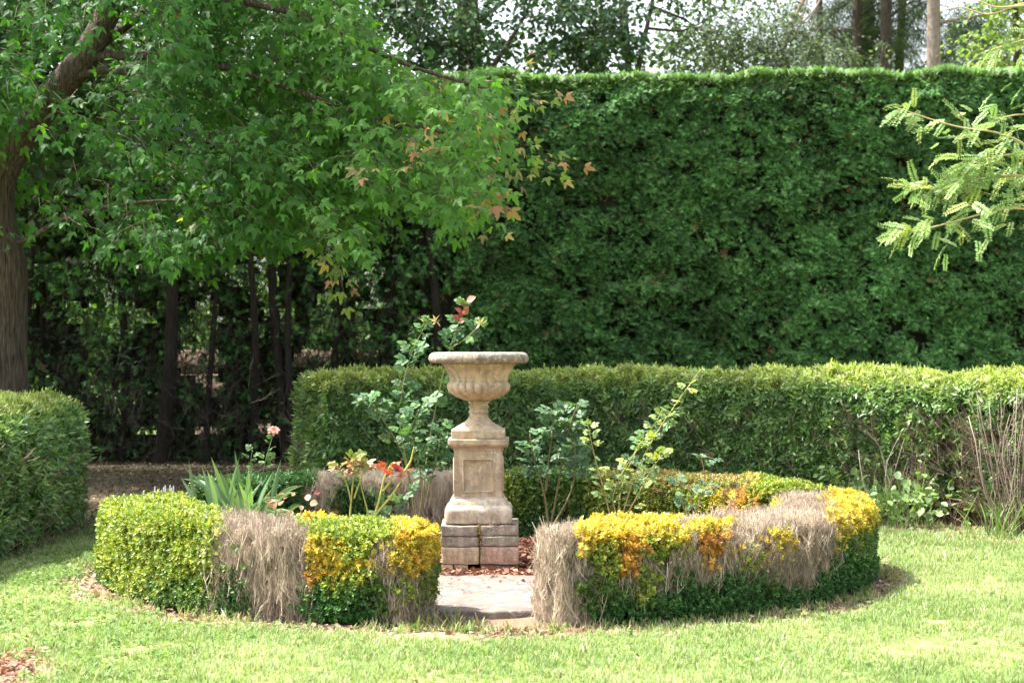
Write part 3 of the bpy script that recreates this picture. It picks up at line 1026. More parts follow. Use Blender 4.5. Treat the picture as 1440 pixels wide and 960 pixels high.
limbs = [
    ([W(118, 82, 17), W(170, 78, 16.9), W(240, 82, 16.8), W(340, 98, 16.6), W(420, 130, 16.5), W(520, 165, 16.7), W(640, 190, 16.7)], .05),
    ([W(95, 108, 17), W(150, 98, 16.9), W(215, 110, 16.8), W(260, 130, 16.7)], .045),
    ([W(160, 10, 17), W(230, -20, 16.9), W(330, 0, 16.8), W(430, 20, 16.6), W(560, 90, 16.8), W(700, 130, 16.9)], .06),
    ([W(10, 345, 17.2), W(45, 335, 17), W(80, 310, 16.8), W(150, 290, 16.5), W(240, 280, 16.6), W(330, 290, 16.5)], .028),
    ([W(165, -60, 17), W(60, -90, 16.7), W(-60, -60, 16.4), W(-150, 20, 16.2)], .06),
    ([W(20, 200, 17.2), W(-80, 150, 17), W(-200, 80, 16.6), np.array([-7.2, 15.6, 5.3])], .08),  # last point reaches the clump added for shade
    ([W(150, -300, 17.1), W(260, -420, 17.2), W(400, -460, 17.5), W(560, -420, 17.8)], .05),
    ([W(160, -200, 17.0), W(120, -340, 18.0), W(60, -440, 19.0)], .05),
    ([W(130, 70, 17.0), W(200, 20, 17.8), W(320, -30, 18.8), W(450, -40, 19.5)], .06),
]
ends = []
for ctrl, r0 in limbs:
    p = curve_pts(ctrl, 26)
    g = MB()
    g.tube(p, np.linspace(r0, .012, 26), 8, (1, 1, 1))
    g.build("limb", M_BARK, root, loc, True)
    ends.append(p)
limb_pts = np.vstack(ends)
# leaf sprays: in the crown's volume
poly = [(-260, -40), (480, -40), (520, 55), (560, 105), (640, 88), (690, 112), (700, 160), (716, 225), (680, 255), (650, 285), (620, 295), (560, 262), (520, 285), (500, 320), (470, 352), (425, 300), (350, 318), (300, 322), (240, 350), (175, 340), (110, 315), (60, 318), (0, 318), (-200, 330)]
N = 9500
ax = RNG.uniform(-260, 775, N); ay = RNG.uniform(-40, 360, N); ad = RNG.uniform(15.4, 19.2, N)
ok = in_poly(ax, ay, poly)
P = np.stack([(ax - 720) * ad / F, ad, EYE - (ay - HOR) * ad / F], 1)
dens = noise(P, 1.3, 111) + .6 * noise(P, 3.0, 112)
thr = .02 + .05 * sstep(480, 300, ax) + .15 * sstep(330, 120, ax) * sstep(60, 160, ay) * sstep(260, 200, ay)
# openings where the sky or the dark shows through, and the trunk
hole = (np.hypot((ax - 180) / 45, (ay - 28) / 34) < 1) | (np.hypot((ax - 245) / 60, (ay - 165) / 35) < 1) | (np.hypot((ax - 150) / 40, (ay - 150) / 30) < 1)
hole |= (np.hypot((ax - 100) / 80, (ay - 55) / 55) < 1) & (ad < 16.9)
hole |= (np.abs((ax - 0) * .78 + (ay - 230) * .62) < 55) & (ax < 190) & (ax > -20) & (ay > 20) & (ay < 225) & (ad < 17.3)
ok &= (dens > thr) & ~(hole & (RNG.uniform(0, 1, N) < .93))
P1 = P[ok]; px1 = ax[ok]; py1 = ay[ok]
# crown above the frame, which shades the ground and the hedges
N2 = 5600
q = RNG.normal(size=(N2, 3)); q = nrmz(q) * RNG.uniform(.35, 1, (N2, 1)) ** .5
P2 = np.array([-4.4, 17.8, 7.0]) + q * np.array([3.9, 2.9, 2.3])
ok2 = (noise(P2, 1.0, 113) > -.25) & (P2[:, 2] > 1.6 + 520 * P2[:, 1] / F)
P2 = P2[ok2]
q = nrmz(RNG.normal(size=(700, 3))) * RNG.uniform(.2, 1, (700, 1)) ** .45
P2 = np.vstack([P2, np.array([-7.3, 15.5, 5.6]) + q * np.array([1.6, 1.4, 1.3])])  # extra clump out of frame, added to shade the left privet
PA = np.vstack([P1, P2])
dr = nrmz(np.stack([RNG.normal(.45, .5, len(PA)), RNG.normal(-.5, .5, len(PA)), RNG.normal(-.05, .25, len(PA))], 1))
redn = noise(PA, 1.1, 115)


def maple_col(sel):
    pxs = PX(PA[sel])
    r = redn[sel]
    out = sstep(520, 760, pxs)
    flag = (RNG.uniform(0, 1, sel.sum()) < (.01 + .38 * out * sstep(.0, .5, r)) + .05 * sstep(.65, .8, r) * (pxs > 400))
    lightm = .6 * sstep(200, 620, pxs)  # paler leaves to the right: lit side put into the colour

    def f(p, t):
        n = len(p)
        c = pick([(.05, .15, .03), (.07, .18, .035), (.038, .115, .028)], n)
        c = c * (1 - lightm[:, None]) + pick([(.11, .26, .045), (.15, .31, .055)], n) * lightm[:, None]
        red = flag & (RNG.uniform(0, 1, n) < .35 + .6 * t)
        c[red] = pick([(.3, .2, .1), (.34, .15, .1), (.42, .32, .12), (.3, .28, .12)], red.sum())
        return c
    return f


g = MB(); gt = MB()
sel = np.ones(len(PA), bool)
spray(g, gt, PA, dr, RNG.uniform(.25, .5, len(PA)), MAPLE, .155, maple_col(sel), 5, .6)
# outer shoots that make the ragged right hand outline
sh = [(610, 262, 16.4, .7, -.1), (560, 215, 16.2, .4, .3), (690, 170, 16.6, .6, .35), (715, 240, 16.5, .7, .1), (700, 205, 16.6, .8, .1), (640, 285, 16.4, .5, -.2), (455, 330, 15.8, .3, -.6), (470, 345, 15.8, .2, -.7), (430, 310, 15.9, .3, -.5), (715, 135, 16.7, .3, .5), (720, 150, 16.7, .6, .3), (735, 222, 16.6, .8, .1), (575, 205, 16.1, .1, .5), (560, 235, 16.0, .3, .2)]
PA2 = np.array([W(a, b, d) for a, b, d, _, _ in sh])
d2 = nrmz(np.array([(u, -.25, v) for _, _, _, u, v in sh]))
fl2 = lambda p, t: np.where(RNG.uniform(0, 1, (len(p), 1)) < .3 + .3 * t, pick([(.36, .2, .12), (.42, .33, .12), (.34, .27, .14)], len(p)), pick([(.17, .26, .06), (.22, .3, .07)], len(p)))
spray(g, gt, PA2, d2, np.full(len(PA2), .5), MAPLE, .14, fl2, 8, .25)
g.build("crown", M_MAPLE, root, loc)
gt.build("twigs", M_STEM, root, loc)

# --- foliage branch reaching in from the right, tree standing just outside the frame
LB = np.array([4.9, 10.6, 0])
root = thing("locust_tree", "feathery light green branch reaching in from the right edge before the tall hedge", "tree", tuple(LB))
loc = tuple(LB)
g = MB()
g.tube(curve_pts([LB, LB + [.02, 0, 1.2], LB + [-.1, .05, 2.4], LB + [-.05, .1, 3.6], LB + [.1, .1, 5.0]], 24), np.linspace(.13, .04, 24), 12, (1, 1, 1))
g.build("trunk", M_BARK, root, loc, True)
lb = [
    [LB + [-.1, .05, 2.3], W(1600, 300, 10.2), W(1500, 262, 10), W(1440, 245, 9.9), W(1380, 250, 9.9), W(1320, 268, 9.9), W(1275, 262, 9.9)],
    [W(1500, 262, 10), W(1440, 200, 9.9), W(1400, 185, 9.9), W(1350, 180, 9.9), W(1300, 165, 9.9), W(1262, 152, 9.9)],
    [W(1600, 300, 10.2), W(1480, 300, 10), W(1420, 290, 9.9), W(1340, 312, 9.8), W(1290, 325, 9.8), W(1258, 328, 9.8)],
    [W(1540, 275, 10), W(1470, 225, 10), W(1430, 215, 10), W(1380, 225, 9.9), W(1345, 240, 9.9)],
    [LB + [-.05, .1, 3.2], W(1560, 30, 10.2), W(1470, 5, 10), W(1400, 12, 10), W(1368, -2, 10)],
    [W(1560, 30, 10.2), W(1480, 10, 10.1), W(1440, 2, 10), W(1390, 24, 10), W(1350, 8, 10), W(1322, 16, 10)],
    [W(1560, 30, 10.2), W(1490, 40, 10), W(1445, 55, 10), W(1420, 62, 10), W(1395, 70, 10)],
    [W(1500, 180, 10), W(1450, 160, 9.9), W(1425, 162, 9.9), W(1400, 168, 9.9)],
]
anch, dirs = [], []
for i, ctrl in enumerate(lb):
    p = curve_pts(ctrl, 30)
    g = MB()
    g.tube(p, np.linspace(.013 if i in (0, 4) else .007, .0025, 30), 6, (.38, .3, .16))
    g.build("limb", M_STEM, root, loc, True)
    if i in (4, 5):
        continue
    tg = np.gradient(p, axis=0)
    t0 = {0: 10, 2: 8}.get(i, 5)
    for _ in range({0: 125, 1: 52, 2: 80, 3: 75, 6: 20, 7: 16}.get(i, 20)):
        u = RNG.uniform(t0, 29); k = int(u)
        q = p[k] * (1 - (u - k)) + p[min(k + 1, 29)] * (u - k)
        thick = .1 * sstep(29, 10, u)
        anch.append(q + RNG.normal(size=3) * np.array([1, .8, .8]) * (.012 + thick))
        dirs.append(nrmz(nrmz(tg[k]) * .6 + RNG.normal(size=3) * .55 + np.array([0, -.1, -.25])))
anch = np.array(anch); dirs = np.array(dirs)
g = MB()
multi_scatter(g, PINN, anch, dirs, np.array([0, -.5, .8]) + .35 * rnd(len(anch)), RNG.uniform(.085, .155, len(anch)), pick([(.24, .36, .13), (.2, .31, .11), (.32, .43, .18), (.28, .34, .1)], len(anch)), .12)
g.build("foliage", M_LOCUST, root, loc)


# --- trees beyond the tall hedge
def far_tree(name, label, base, tr_ctrl, r0, blobs, leaf, size, pal, limbs=(), mat=M_BARK, face=np.array([0, -.4, .7]), droop=.4, m=8, thr=-.15, lens=(.5, .9), nsd=0):
    base = np.asarray(base, float)
    root = thing(name, label, "tree", tuple(base), "trees beyond the tall hedge")
    loc = tuple(base)
    g = MB()
    p = curve_pts(tr_ctrl, 24)
    g.tube(p, np.linspace(r0 * 1.15, r0 * .6, 24), 12, (1, 1, 1))
    g.build("trunk", mat, root, loc, True)
    for ctrl, r in limbs:
        g = MB()
        g.tube(curve_pts(ctrl, 18), np.linspace(r, r * .35, 18), 7, (1, 1, 1))
        g.build("limb", mat, root, loc, True)
    A = []
    for c, rad, n in blobs:
        q = nrmz(RNG.normal(size=(n, 3))) * RNG.uniform(.1, 1, (n, 1)) ** .45
        a = np.asarray(c) + q * np.asarray(rad)
        A.append(a[(noise(a, .9, 121 + nsd) + .6 * noise(a, 2.2, 122 + nsd)) > thr])
    A = np.vstack(A)
    dr = nrmz(RNG.normal(size=(len(A), 3)) * [1, 1, .5] + [0, 0, -.1])
    g = MB(); gt = MB()
    spray(g, gt, A, dr, RNG.uniform(*lens, len(A)), leaf, size, lambda p, t: pick(pal, len(p)), m, droop, face, .55, (.08, .06, .045), .012)
    gt.add(g.v[0][:0].reshape(-1, 3)) if False else None
    g.build("crown", M_BG, root, loc)
    gt.build("twigs", M_STEM, root, loc)
    return root


DK = [(.045, .1, .04), (.06, .13, .05), (.033, .075, .032)]
far_tree("broadleaf_tree", "thick dark trunk and dense dark crown above the hedge behind the urn", (W(662, 0, 33)[0], 33, 0),
         [(W(662, 0, 33)[0], 33, 0), W(662, 200, 33), W(660, 60, 33), W(655, -60, 33), W(640, -220, 33)], .24,
         [(W(600, 25, 32.5), (1.5, 1.6, 1.0), 420), (W(720, 40, 33), (1.5, 1.6, .9), 330), (W(820, 30, 33), (1.3, 1.5, 1.0), 300), (W(560, 70, 32), (.9, 1.2, .7), 130), (W(660, -160, 33), (3.2, 3, 1.6), 500), (W(530, -40, 33), (1.2, 1.5, .9), 200)],
         LEAF_ROUND, .12, DK,
         [([W(660, 40, 33), W(700, 10, 32.6), W(735, -20, 32.4)], .06), ([W(690, 100, 32.4), W(715, 60, 32.3), W(738, 25, 32.3), W(752, -20, 32.3)], .05), ([W(662, 80, 33), W(600, 40, 32.6), W(560, 5, 32.5)], .06)], nsd=1, thr=-.12)
far_tree("broadleaf_tree", "leaning slim stems with loose leafy crown above the hedge right of the thick dark trunk", (W(890, 0, 34)[0], 34, 0),
         [(W(890, 0, 34)[0], 34, 0), W(890, 200, 34), W(882, 60, 34), W(872, -60, 34), W(870, -200, 34)], .07,
         [(W(900, 20, 34), (1.2, 1.4, .9), 230), (W(960, 40, 34.5), (1.3, 1.5, .8), 120), (W(880, -120, 34), (2, 2, 1.2), 260), (W(860, 75, 33.5), (.9, 1.0, .45), 100), (W(1010, -10, 34.5), (1.2, 1.5, .8), 120), (W(985, 75, 34.8), (1.5, 1.4, .55), 230), (W(830, 80, 34.2), (1.2, 1.2, .45), 160)],
         LEAF_ROUND, .11, [(.07, .13, .05), (.1, .17, .06), (.05, .09, .04)],
         [([W(895, 110, 34), W(905, 60, 34), W(918, 0, 34), W(925, -60, 34)], .06), ([W(885, 90, 34), W(873, 40, 34.1), W(870, -40, 34.1)], .045), ([W(910, 40, 34), W(960, 45, 34), W(1010, 20, 34)], .03),
          ([W(918, 10, 34), W(970, 30, 34.2), W(1000, 70, 34.3)], .03), ([W(925, 0, 34), W(985, -5, 34), W(1050, 40, 34.3)], .025)], nsd=2, thr=.0)
NEED = tpl([(-.02, 0, 0), (.02, 0, 0), (.008, 1, -.25), (-.008, 1, -.25)], (), [(0, 1, 2, 3)])
NEEDT = join([xf(NEED, (0, 0, 0), (math.cos(a) * .5, 1, math.sin(a) * .5), (0.3, 0, 1), 1.0, .8 + .06 * i) for i, a in enumerate(np.linspace(0, 6.2, 7))])
PN = [(.08, .13, .06), (.06, .1, .05), (.11, .16, .075)]
for i, (tx, dd, rr) in enumerate(((1158, 38, .08), (1202, 37, .12), (1220, 38.5, .15), (1244, 36.5, .13), (1261, 38, .1))):
    b = W(tx, 485, dd); b[2] = 0
    lab = ["slim dark stem leftmost of the pines grouped above the hedge", "slim grey stem second from left among the pines above the hedge", "middle stem of the five slim pines above the hedge",
           "brown stem fourth from left among the slim pines above the hedge", "slim reddish stem of the grouped pines nearest the thick pale trunk"][i]
    far_tree("pine_tree", lab, b, [b, W(tx, 200, dd), W(tx + (-4, 3, 0, 2, 5)[i], 60, dd), W(tx + (-8, 6, 4, 2, 12)[i], -60, dd), W(tx, -250, dd)], rr,
             [(W(tx + (-60, -20, 30, 10, 30)[i], 40, dd + 1.2), (1.5, 1.2, .9), 170), (W(tx, -120, dd), (2.4, 2, 1.5), 130)],
             NEEDT, .26, PN, [([W(tx, 70, dd), W(tx - 45, 40, dd), W(tx - 80, 45, dd)], .025), ([W(tx, 30, dd), W(tx + 40, 0, dd), W(tx + 70, 10, dd)], .025)], M_BARK, droop=.7, m=9, nsd=3 + i, thr=.0, lens=(.5, 1.0))
b = W(1314, 485, 35); b[2] = 0
far_tree("pine_tree", "tall pale grey brown pine trunk above the hedge near the right edge", b, [b, W(1313, 200, 35), W(1313, 60, 35), W(1313, -60, 35), W(1316, -250, 35)], .15,
         [(W(1370, 55, 36.5), (.9, 1.2, .9), 110), (W(1310, -150, 35), (2.5, 2.2, 1.4), 200)], NEEDT, .24, [(.05, .09, .05), (.07, .12, .06)],
         [([W(1315, 35, 35), W(1340, 28, 34.8), W(1380, 22, 34.7), W(1440, 12, 34.6)], .04)], M_BARKG, droop=.6, nsd=11, m=9)
b = W(1075, 485, 33); b[2] = 0
far_tree("broadleaf_tree", "loose small leaved tree with pale forked dead branches above the hedge", b, [b, W(1075, 200, 33), W(1100, 60, 33), W(1140, -20, 33), W(1190, -160, 33)], .05,
         [(W(1080, 50, 33), (1.0, .9, .6), 55), (W(1020, 70, 33.4), (.9, .9, .4), 35), (W(1120, 80, 32.6), (.5, .8, .4), 30), (W(1060, 10, 33), (1.3, 1, .7), 170), (W(1150, 70, 33), (1.1, .9, .6), 170), (W(1060, 85, 33), (1.2, .9, .4), 130)],
         LEAF_ROUND, .075, [(.1, .16, .08), (.14, .2, .1), (.08, .13, .06)],
         [([W(1160, -20, 32.6), W(1150, 10, 32.5), W(1125, 35, 32.4), W(1110, 60, 32.4)], .03), ([W(1150, 10, 32.5), W(1140, 40, 32.5), W(1138, 75, 32.5)], .02), ([W(1145, -30, 32.6), W(1132, 10, 32.5), W(1124, 40, 32.4)], .025)], M_BARKG, droop=.6, nsd=12, m=10, lens=(.5, .9), thr=.0)
b = W(1432, 485, 31); b[2] = 0
far_tree("broadleaf_tree", "bright yellow green leafy crown above the hedge at the right edge", b, [b, W(1432, 300, 31), W(1430, 100, 31), W(1425, -100, 31)], .07,
         [(W(1430, 40, 31), (.75, 1.2, 1.0), 300), (W(1440, -80, 31), (1.2, 1.5, 1), 160)], LEAF_ROUND, .1, [(.2, .3, .06), (.15, .25, .05)], (), nsd=13, thr=-.2)
b = W(105, 485, 31); b[2] = 0
far_tree("broadleaf_tree", "dark tree half hidden behind the leaning tree at the left", b, [b, W(105, 300, 31), W(106, 60, 31), W(106, -100, 31)], .13,
         [(W(20, 60, 30.5), (2.0, 1.5, 1.4), 260), (W(250, 90, 30.5), (1.6, 1.5, .8), 240), (W(330, 10, 31), (1.9, 1.5, 1.2), 330), (W(440, 60, 31), (1.1, 1.4, 1.0), 170), (W(100, -150, 31), (3.5, 2.5, 1.4), 300)],
         LEAF_ROUND, .13, [(.05, .1, .04), (.07, .14, .045)], (), nsd=14, thr=-.15)
b = np.array([-7.6, 22.2, 0])  # tree added to shade the back-left ground, trunk out of frame
far_tree("broadleaf_tree", "large dark crown added for shade behind the leaning tree at the upper left", b, [b, b + [.1, 0, 2], b + [.3, 0, 4], b + [.6, .2, 7]], .2,
         [(b + [.6, .3, 6.2], (3.3, 2.6, 2.3), 1500), (b + [2.2, -.6, 4.6], (1.9, 1.7, 1.1), 420)], LEAF_ROUND, .14, [(.045, .1, .035), (.06, .13, .04)], [([b + [.2, 0, 3.5], b + [1.2, -.3, 5], b + [2.6, -.5, 5.6]], .08)], nsd=15, thr=-.35)
# shrubs standing behind the bare stems
for i, (tx, dd, hh, ww) in enumerate(((40, 29, 3.0, 1.3), (150, 31, 2.6, 1.2), (270, 30, 3.2, 1.4), (390, 32, 2.6, 1.4), (500, 29.5, 2.4, 1.2), (590, 31, 2.8, 1.2), (330, 36, 4.0, 2.5), (90, 37, 4.2, 2.6), (520, 37, 4.2, 2.6))):
    b = W(tx, 485, dd); b[2] = 0
    root = thing("shrub", ["leafy shrub glimpsed between the bare hedge stems behind the left trunk", "low shrub seen through bare stems above the strap leaved clump", "broad shrub seen through the darkest bare stems", "sunlit shrub seen past the two close stems",
                           "small shrub seen through stems above the end of the privet", "shrub behind the hedge left of the red tipped rose shoot", "tall pale far shrub behind the middle bare stems", "tall far shrub behind the left bare stems", "tall far shrub behind the stems left of the urn"][i], "shrub", tuple(b), "shrubs behind the bare hedge stems")
    g = MB()
    for k in range(5):
        e = b + np.array([RNG.normal() * .4, RNG.normal() * .3, hh * .7])
        g.tube(curve_pts([b, (b + e) / 2 + RNG.normal(size=3) * .08, e], 8), np.linspace(.03, .01, 8), 6, (.1, .075, .055))
    g.build("stem", M_STEM, root, tuple(b))
    n = 520 if hh < 3.5 else 900
    q = nrmz(RNG.normal(size=(n, 3))) * RNG.uniform(.1, 1, (n, 1)) ** .4
    A = b + np.array([0, 0, hh * .52]) + q * np.array([ww, ww * .8, hh * .5])
    g = MB()
    spray(g, None, A, nrmz(RNG.normal(size=(n, 3))), np.full(n, .4), LEAF_ROUND, .12, lambda p, t: pick([(.1, .18, .045), (.14, .24, .055), (.07, .13, .035)], len(p)), 6, .3, np.array([0, -.4, .7]), .6)
    g.build("foliage", M_BG, root, tuple(b))
# low timber wall behind the stems
b = W(470, 485, 28.2); b[2] = 0
root = thing("timber_wall", "low dark timber wall seen between the bare hedge stems left of the urn", "wall", tuple(b))
M_WOOD = noise_mat("weathered_timber", [(.3, (.1, .07, .05)), (.5, (.17, .125, .09)), (.7, (.24, .18, .14))], 5, 8, .85, .4, 20, (.4, 1, 4))
for k in range(4):
    g = MB()
    x0, x1 = W(250, 0, 28.2)[0], W(720, 0, 28.2)[0]
    z0, z1 = .02 + k * .38, .02 + k * .38 + .37
    y0, y1 = 28.2 + .01 * (k % 2), 28.32
    v = [(xx, yy, zz) for xx in (x0, x1) for yy in (y0, y1) for zz in (z0, z1)]
    g.add(v, None, [(0, 1, 3, 2), (4, 6, 7, 5), (0, 4, 5, 1), (2, 3, 7, 6), (1, 5, 7, 3), (0, 2, 6, 4)], (1, 1, 1))
    g.build("board", M_WOOD, root, tuple(b))

# ------------------------------------------------------------------ stone: urn, pedestal, blocks, slab
UX, UY = -.238, 13.05


def stone_mat(name, base, dark, pale, scale=5, stain=.5, bump=.35, grime=(.12, .105, .085)):
    m, nt, p, out = _new(name)
    tc = nt.nodes.new("ShaderNodeTexCoord")
    def nz(sc, det, rough=.6, dist=0):
        n = nt.nodes.new("ShaderNodeTexNoise"); n.inputs["Scale"].default_value = sc; n.inputs["Detail"].default_value = det
        n.inputs["Roughness"].default_value = rough; n.inputs["Distortion"].default_value = dist
        nt.links.new(tc.outputs["Object"], n.inputs["Vector"])
        return n.outputs["Fac"]
    def ramp(src, els):
        r = nt.nodes.new("ShaderNodeValToRGB")
        while len(r.color_ramp.elements) < len(els):
            r.color_ramp.elements.new(.5)
        for e, (po, c) in zip(r.color_ramp.elements, els):
            e.position = po; e.color = (*c, 1)
        nt.links.new(src, r.inputs[0])
        return r.outputs[0]
    def mix(fac, a, b, mode='MIX'):
        mx = nt.nodes.new("ShaderNodeMix"); mx.data_type = 'RGBA'; mx.blend_type = mode
        if isinstance(fac, float): mx.inputs[0].default_value = fac
        else: nt.links.new(fac, mx.inputs[0])
        nt.links.new(a, mx.inputs[6]); nt.links.new(b, mx.inputs[7])
        return mx.outputs[2]
    c = ramp(nz(scale, 8, .65, .3), [(.32, dark), (.5, base), (.68, pale)])
    s1 = ramp(nz(scale * 2.6, 10, .75, .6), [(.45, (0, 0, 0)), (.64, (stain,) * 3)])
    gr = nt.nodes.new("ShaderNodeRGB"); gr.outputs[0].default_value = (*grime, 1)
    c = mix(s1, c, gr.outputs[0])
    mp = nt.nodes.new("ShaderNodeMapping"); mp.inputs["Scale"].default_value = (1, 1, .12)
    nt.links.new(tc.outputs["Object"], mp.inputs[0])
    ns = nt.nodes.new("ShaderNodeTexNoise"); ns.inputs["Scale"].default_value = 26; ns.inputs["Detail"].default_value = 5
    nt.links.new(mp.outputs[0], ns.inputs["Vector"])
    s3 = ramp(ns.outputs["Fac"], [(.47, (0, 0, 0)), (.66, (stain * .8,) * 3)])
    c = mix(s3, c, gr.outputs[0])
    lich = nt.nodes.new("ShaderNodeRGB"); lich.outputs[0].default_value = (.56, .52, .44, 1)
    s4 = ramp(nz(scale * 4.5, 6, .6, .8), [(.56, (0, 0, 0)), (.64, (.55,) * 3)])
    c = mix(s4, c, lich.outputs[0])
    s2 = ramp(nz(90, 4, .6), [(.58, (0, 0, 0)), (.72, (.45,) * 3)])
    c = mix(s2, c, gr.outputs[0])
    a = nt.nodes.new("ShaderNodeAttribute"); a.attribute_name = "Col"
    c = mix(1.0, c, a.outputs["Color"], 'MULTIPLY')
    nt.links.new(c, p.inputs["Base Color"])
    p.inputs["Roughness"].default_value = .9
    p.inputs["Specular IOR Level"].default_value = .2
    b = nt.nodes.new("ShaderNodeBump"); b.inputs["Strength"].default_value = bump; b.inputs["Distance"].default_value = .006
    nt.links.new(nz(70, 8, .7), b.inputs["Height"])
    nt.links.new(b.outputs[0], p.inputs["Normal"])
    return m


M_STONE = stone_mat("sandstone", (.45, .345, .225), (.34, .25, .16), (.52, .43, .315), 5, .6, .5, (.16, .13, .097))
M_RIM = stone_mat("weathered_rim", (.3, .245, .185), (.19, .155, .12), (.43, .37, .295), 9, .9, .7, (.1, .085, .07))
M_BASE = stone_mat("weathered_base", (.5, .41, .3), (.38, .29, .2), (.58, .5, .39), 6, .55, .6, (.15, .125, .097))


def lathe(mb, prof, cx, cy, seg=96, col=(1, 1, 1), mod=None):
    th = np.linspace(0, 2 * np.pi, seg, endpoint=False)
    pr = np.asarray(prof, float)
    v = np.zeros((len(pr), seg, 3))
    r = pr[:, 0][:, None] * np.ones(seg)[None]
    if mod is not None:
        r = mod(r, pr[:, 1][:, None], th[None])
    v[:, :, 0] = cx + r * np.cos(th); v[:, :, 1] = cy + r * np.sin(th); v[:, :, 2] = pr[:, 1][:, None]
    mb.grid(v.reshape(-1, 3)[:, :], len(pr), seg, col, True)


def smooth_prof(pr, k=6):
    p = np.asarray(pr, float)
    out = [p[0]]
    for i in range(len(p) - 1):
        p0 = p[max(i - 1, 0)]; p1 = p[i]; p2 = p[i + 1]; p3 = p[min(i + 2, len(p) - 1)]
        for t in np.linspace(0, 1, k + 1)[1:]:
            out.append(.5 * ((2 * p1) + (-p0 + p2) * t + (2 * p0 - 5 * p1 + 4 * p2 - p3) * t ** 2 + (-p0 + 3 * p1 - 3 * p2 + p3) * t ** 3))
    return np.array(out)


zt = 1.548
ZU = lambda y: zt - (y - 352) * .001375
uloc = (UX, UY, ZU(795))
urn = thing("garden_urn", "wide rimmed stone urn with fluted bowl standing on the pedestal", "urn", uloc)
g = MB()
lathe(g, smooth_prof([(.24, ZU(400)), (.25, ZU(372)), (.29, ZU(352)), (.325, ZU(353)), (.347, ZU(362)), (.357, ZU(380)), (.355, ZU(394)), (.343, ZU(404)), (.31, ZU(408)), (.262, ZU(412))], 4), UX, UY, 96)
g.build("rim", M_RIM, urn, uloc, True)
g = MB()
NG = 22


def gad(r, z, th):
    k = np.exp(-((z - ZU(548)) / (46 * .001375)) ** 4)
    return r * (1 + k * .1 * (np.abs(np.sin(th * NG / 2)) ** .6 - .75))


lathe(g, smooth_prof([(.268, ZU(410)), (.25, ZU(425)), (.226, ZU(452)), (.211, ZU(478)), (.206, ZU(492)), (.209, ZU(497)), (.204, ZU(503)), (.216, ZU(512)), (.222, ZU(530)), (.214, ZU(548)), (.192, ZU(566)), (.158, ZU(582)), (.112, ZU(596)), (.078, ZU(604)), (.05, ZU(606))], 6), UX, UY, 312, mod=gad)
g.build("bowl", M_STONE, urn, uloc, True)
g = MB()
lathe(g, smooth_prof([(.24, ZU(398)), (.2, ZU(430)), (.17, ZU(480)), (.1, ZU(500)), (.002, ZU(505))], 3), UX, UY, 64, (.5, .45, .4))
g.build("inside", M_BASE, urn, uloc, True)
g = MB()
lathe(g, smooth_prof([(.06, ZU(600)), (.076, ZU(606)), (.074, ZU(613)), (.068, ZU(618)), (.068, ZU(626)), (.072, ZU(632)), (.07, ZU(640)), (.065, ZU(646)), (.066, ZU(653)), (.071, ZU(658)), (.071, ZU(664)), (.064, ZU(670)), (.066, ZU(682)), (.08, ZU(698)), (.105, ZU(714)), (.134, ZU(726)), (.158, ZU(736)), (.172, ZU(744)), (.174, ZU(750))], 5), UX, UY, 96)
g.build("stem", M_STONE, urn, uloc, True)


def slab_mesh(mb, x0, x1, y0, y1, z0, z1, bev=.006, col=(1, 1, 1), jit=0.0, sub=8, rot=0.0):
    """rounded, slightly uneven box"""
    n = sub
    cx, cy = (x0 + x1) / 2, (y0 + y1) / 2
    hx, hy, hz = (x1 - x0) / 2, (y1 - y0) / 2, (z1 - z0) / 2
    cz = (z0 + z1) / 2

    def axis(h):
        b = min(bev, h * .45)
        return np.concatenate([[-h, -h + b * .35, -h + b], np.linspace(-h + b, h - b, n)[1:-1], [h - b, h - b * .35, h]])
    ax = [axis(hx), axis(hy), axis(hz)]
    hh = np.array([hx, hy, hz])
    for d in range(3):
        u, v = [(1, 2), (2, 0), (0, 1)][d]
        for sgn in (-1, 1):
            A, B = np.meshgrid(ax[u], ax[v], indexing='ij')
            p = np.zeros((A.size, 3)); p[:, u] = A.ravel(); p[:, v] = B.ravel(); p[:, d] = sgn * hh[d]
            inner = np.clip(p, -(hh - np.minimum(bev, hh * .45)), hh - np.minimum(bev, hh * .45))
            dd = p - inner
            ln = np.linalg.norm(dd, axis=1, keepdims=True)
            p = inner + dd / np.maximum(ln, 1e-9) * np.minimum(bev, hh.min() * .45)
            if jit:
                w_ = p + [cx, cy, cz]
                p = p + jit * np.stack([noise(w_, 14, 131), noise(w_, 14, 132), noise(w_, 14, 133)], 1) + jit * .5 * np.stack([noise(w_, 45, 134), noise(w_, 45, 135), noise(w_, 45, 136)], 1)
            if rot:
                cr, sr = math.cos(rot), math.sin(rot)
                p = np.stack([p[:, 0] * cr - p[:, 1] * sr, p[:, 0] * sr + p[:, 1] * cr, p[:, 2]], 1)
            nu, nv = len(ax[u]), len(ax[v])
            i = np.arange(nu - 1)[:, None]; j = np.arange(nv - 1)[None]
            q = np.stack([i * nv + j, (i + 1) * nv + j, (i + 1) * nv + j + 1, i * nv + j + 1], -1).reshape(-1, 4)
            if sgn < 0:
                q = q[:, ::-1]
            mb.add(p + [cx, cy, cz], None, q, col)


g = MB()
slab_mesh(g, UX - .189, UX + .189, UY - .189, UY + .189, ZU(795) + .001, ZU(748), .008, jit=.0025)
g.build("plinth", M_STONE, urn, uloc, True)

# pedestal
ploc = (UX, UY, .345)
ped = thing("pedestal", "square tan stone pedestal with recessed front panel under the urn", "pedestal", ploc)


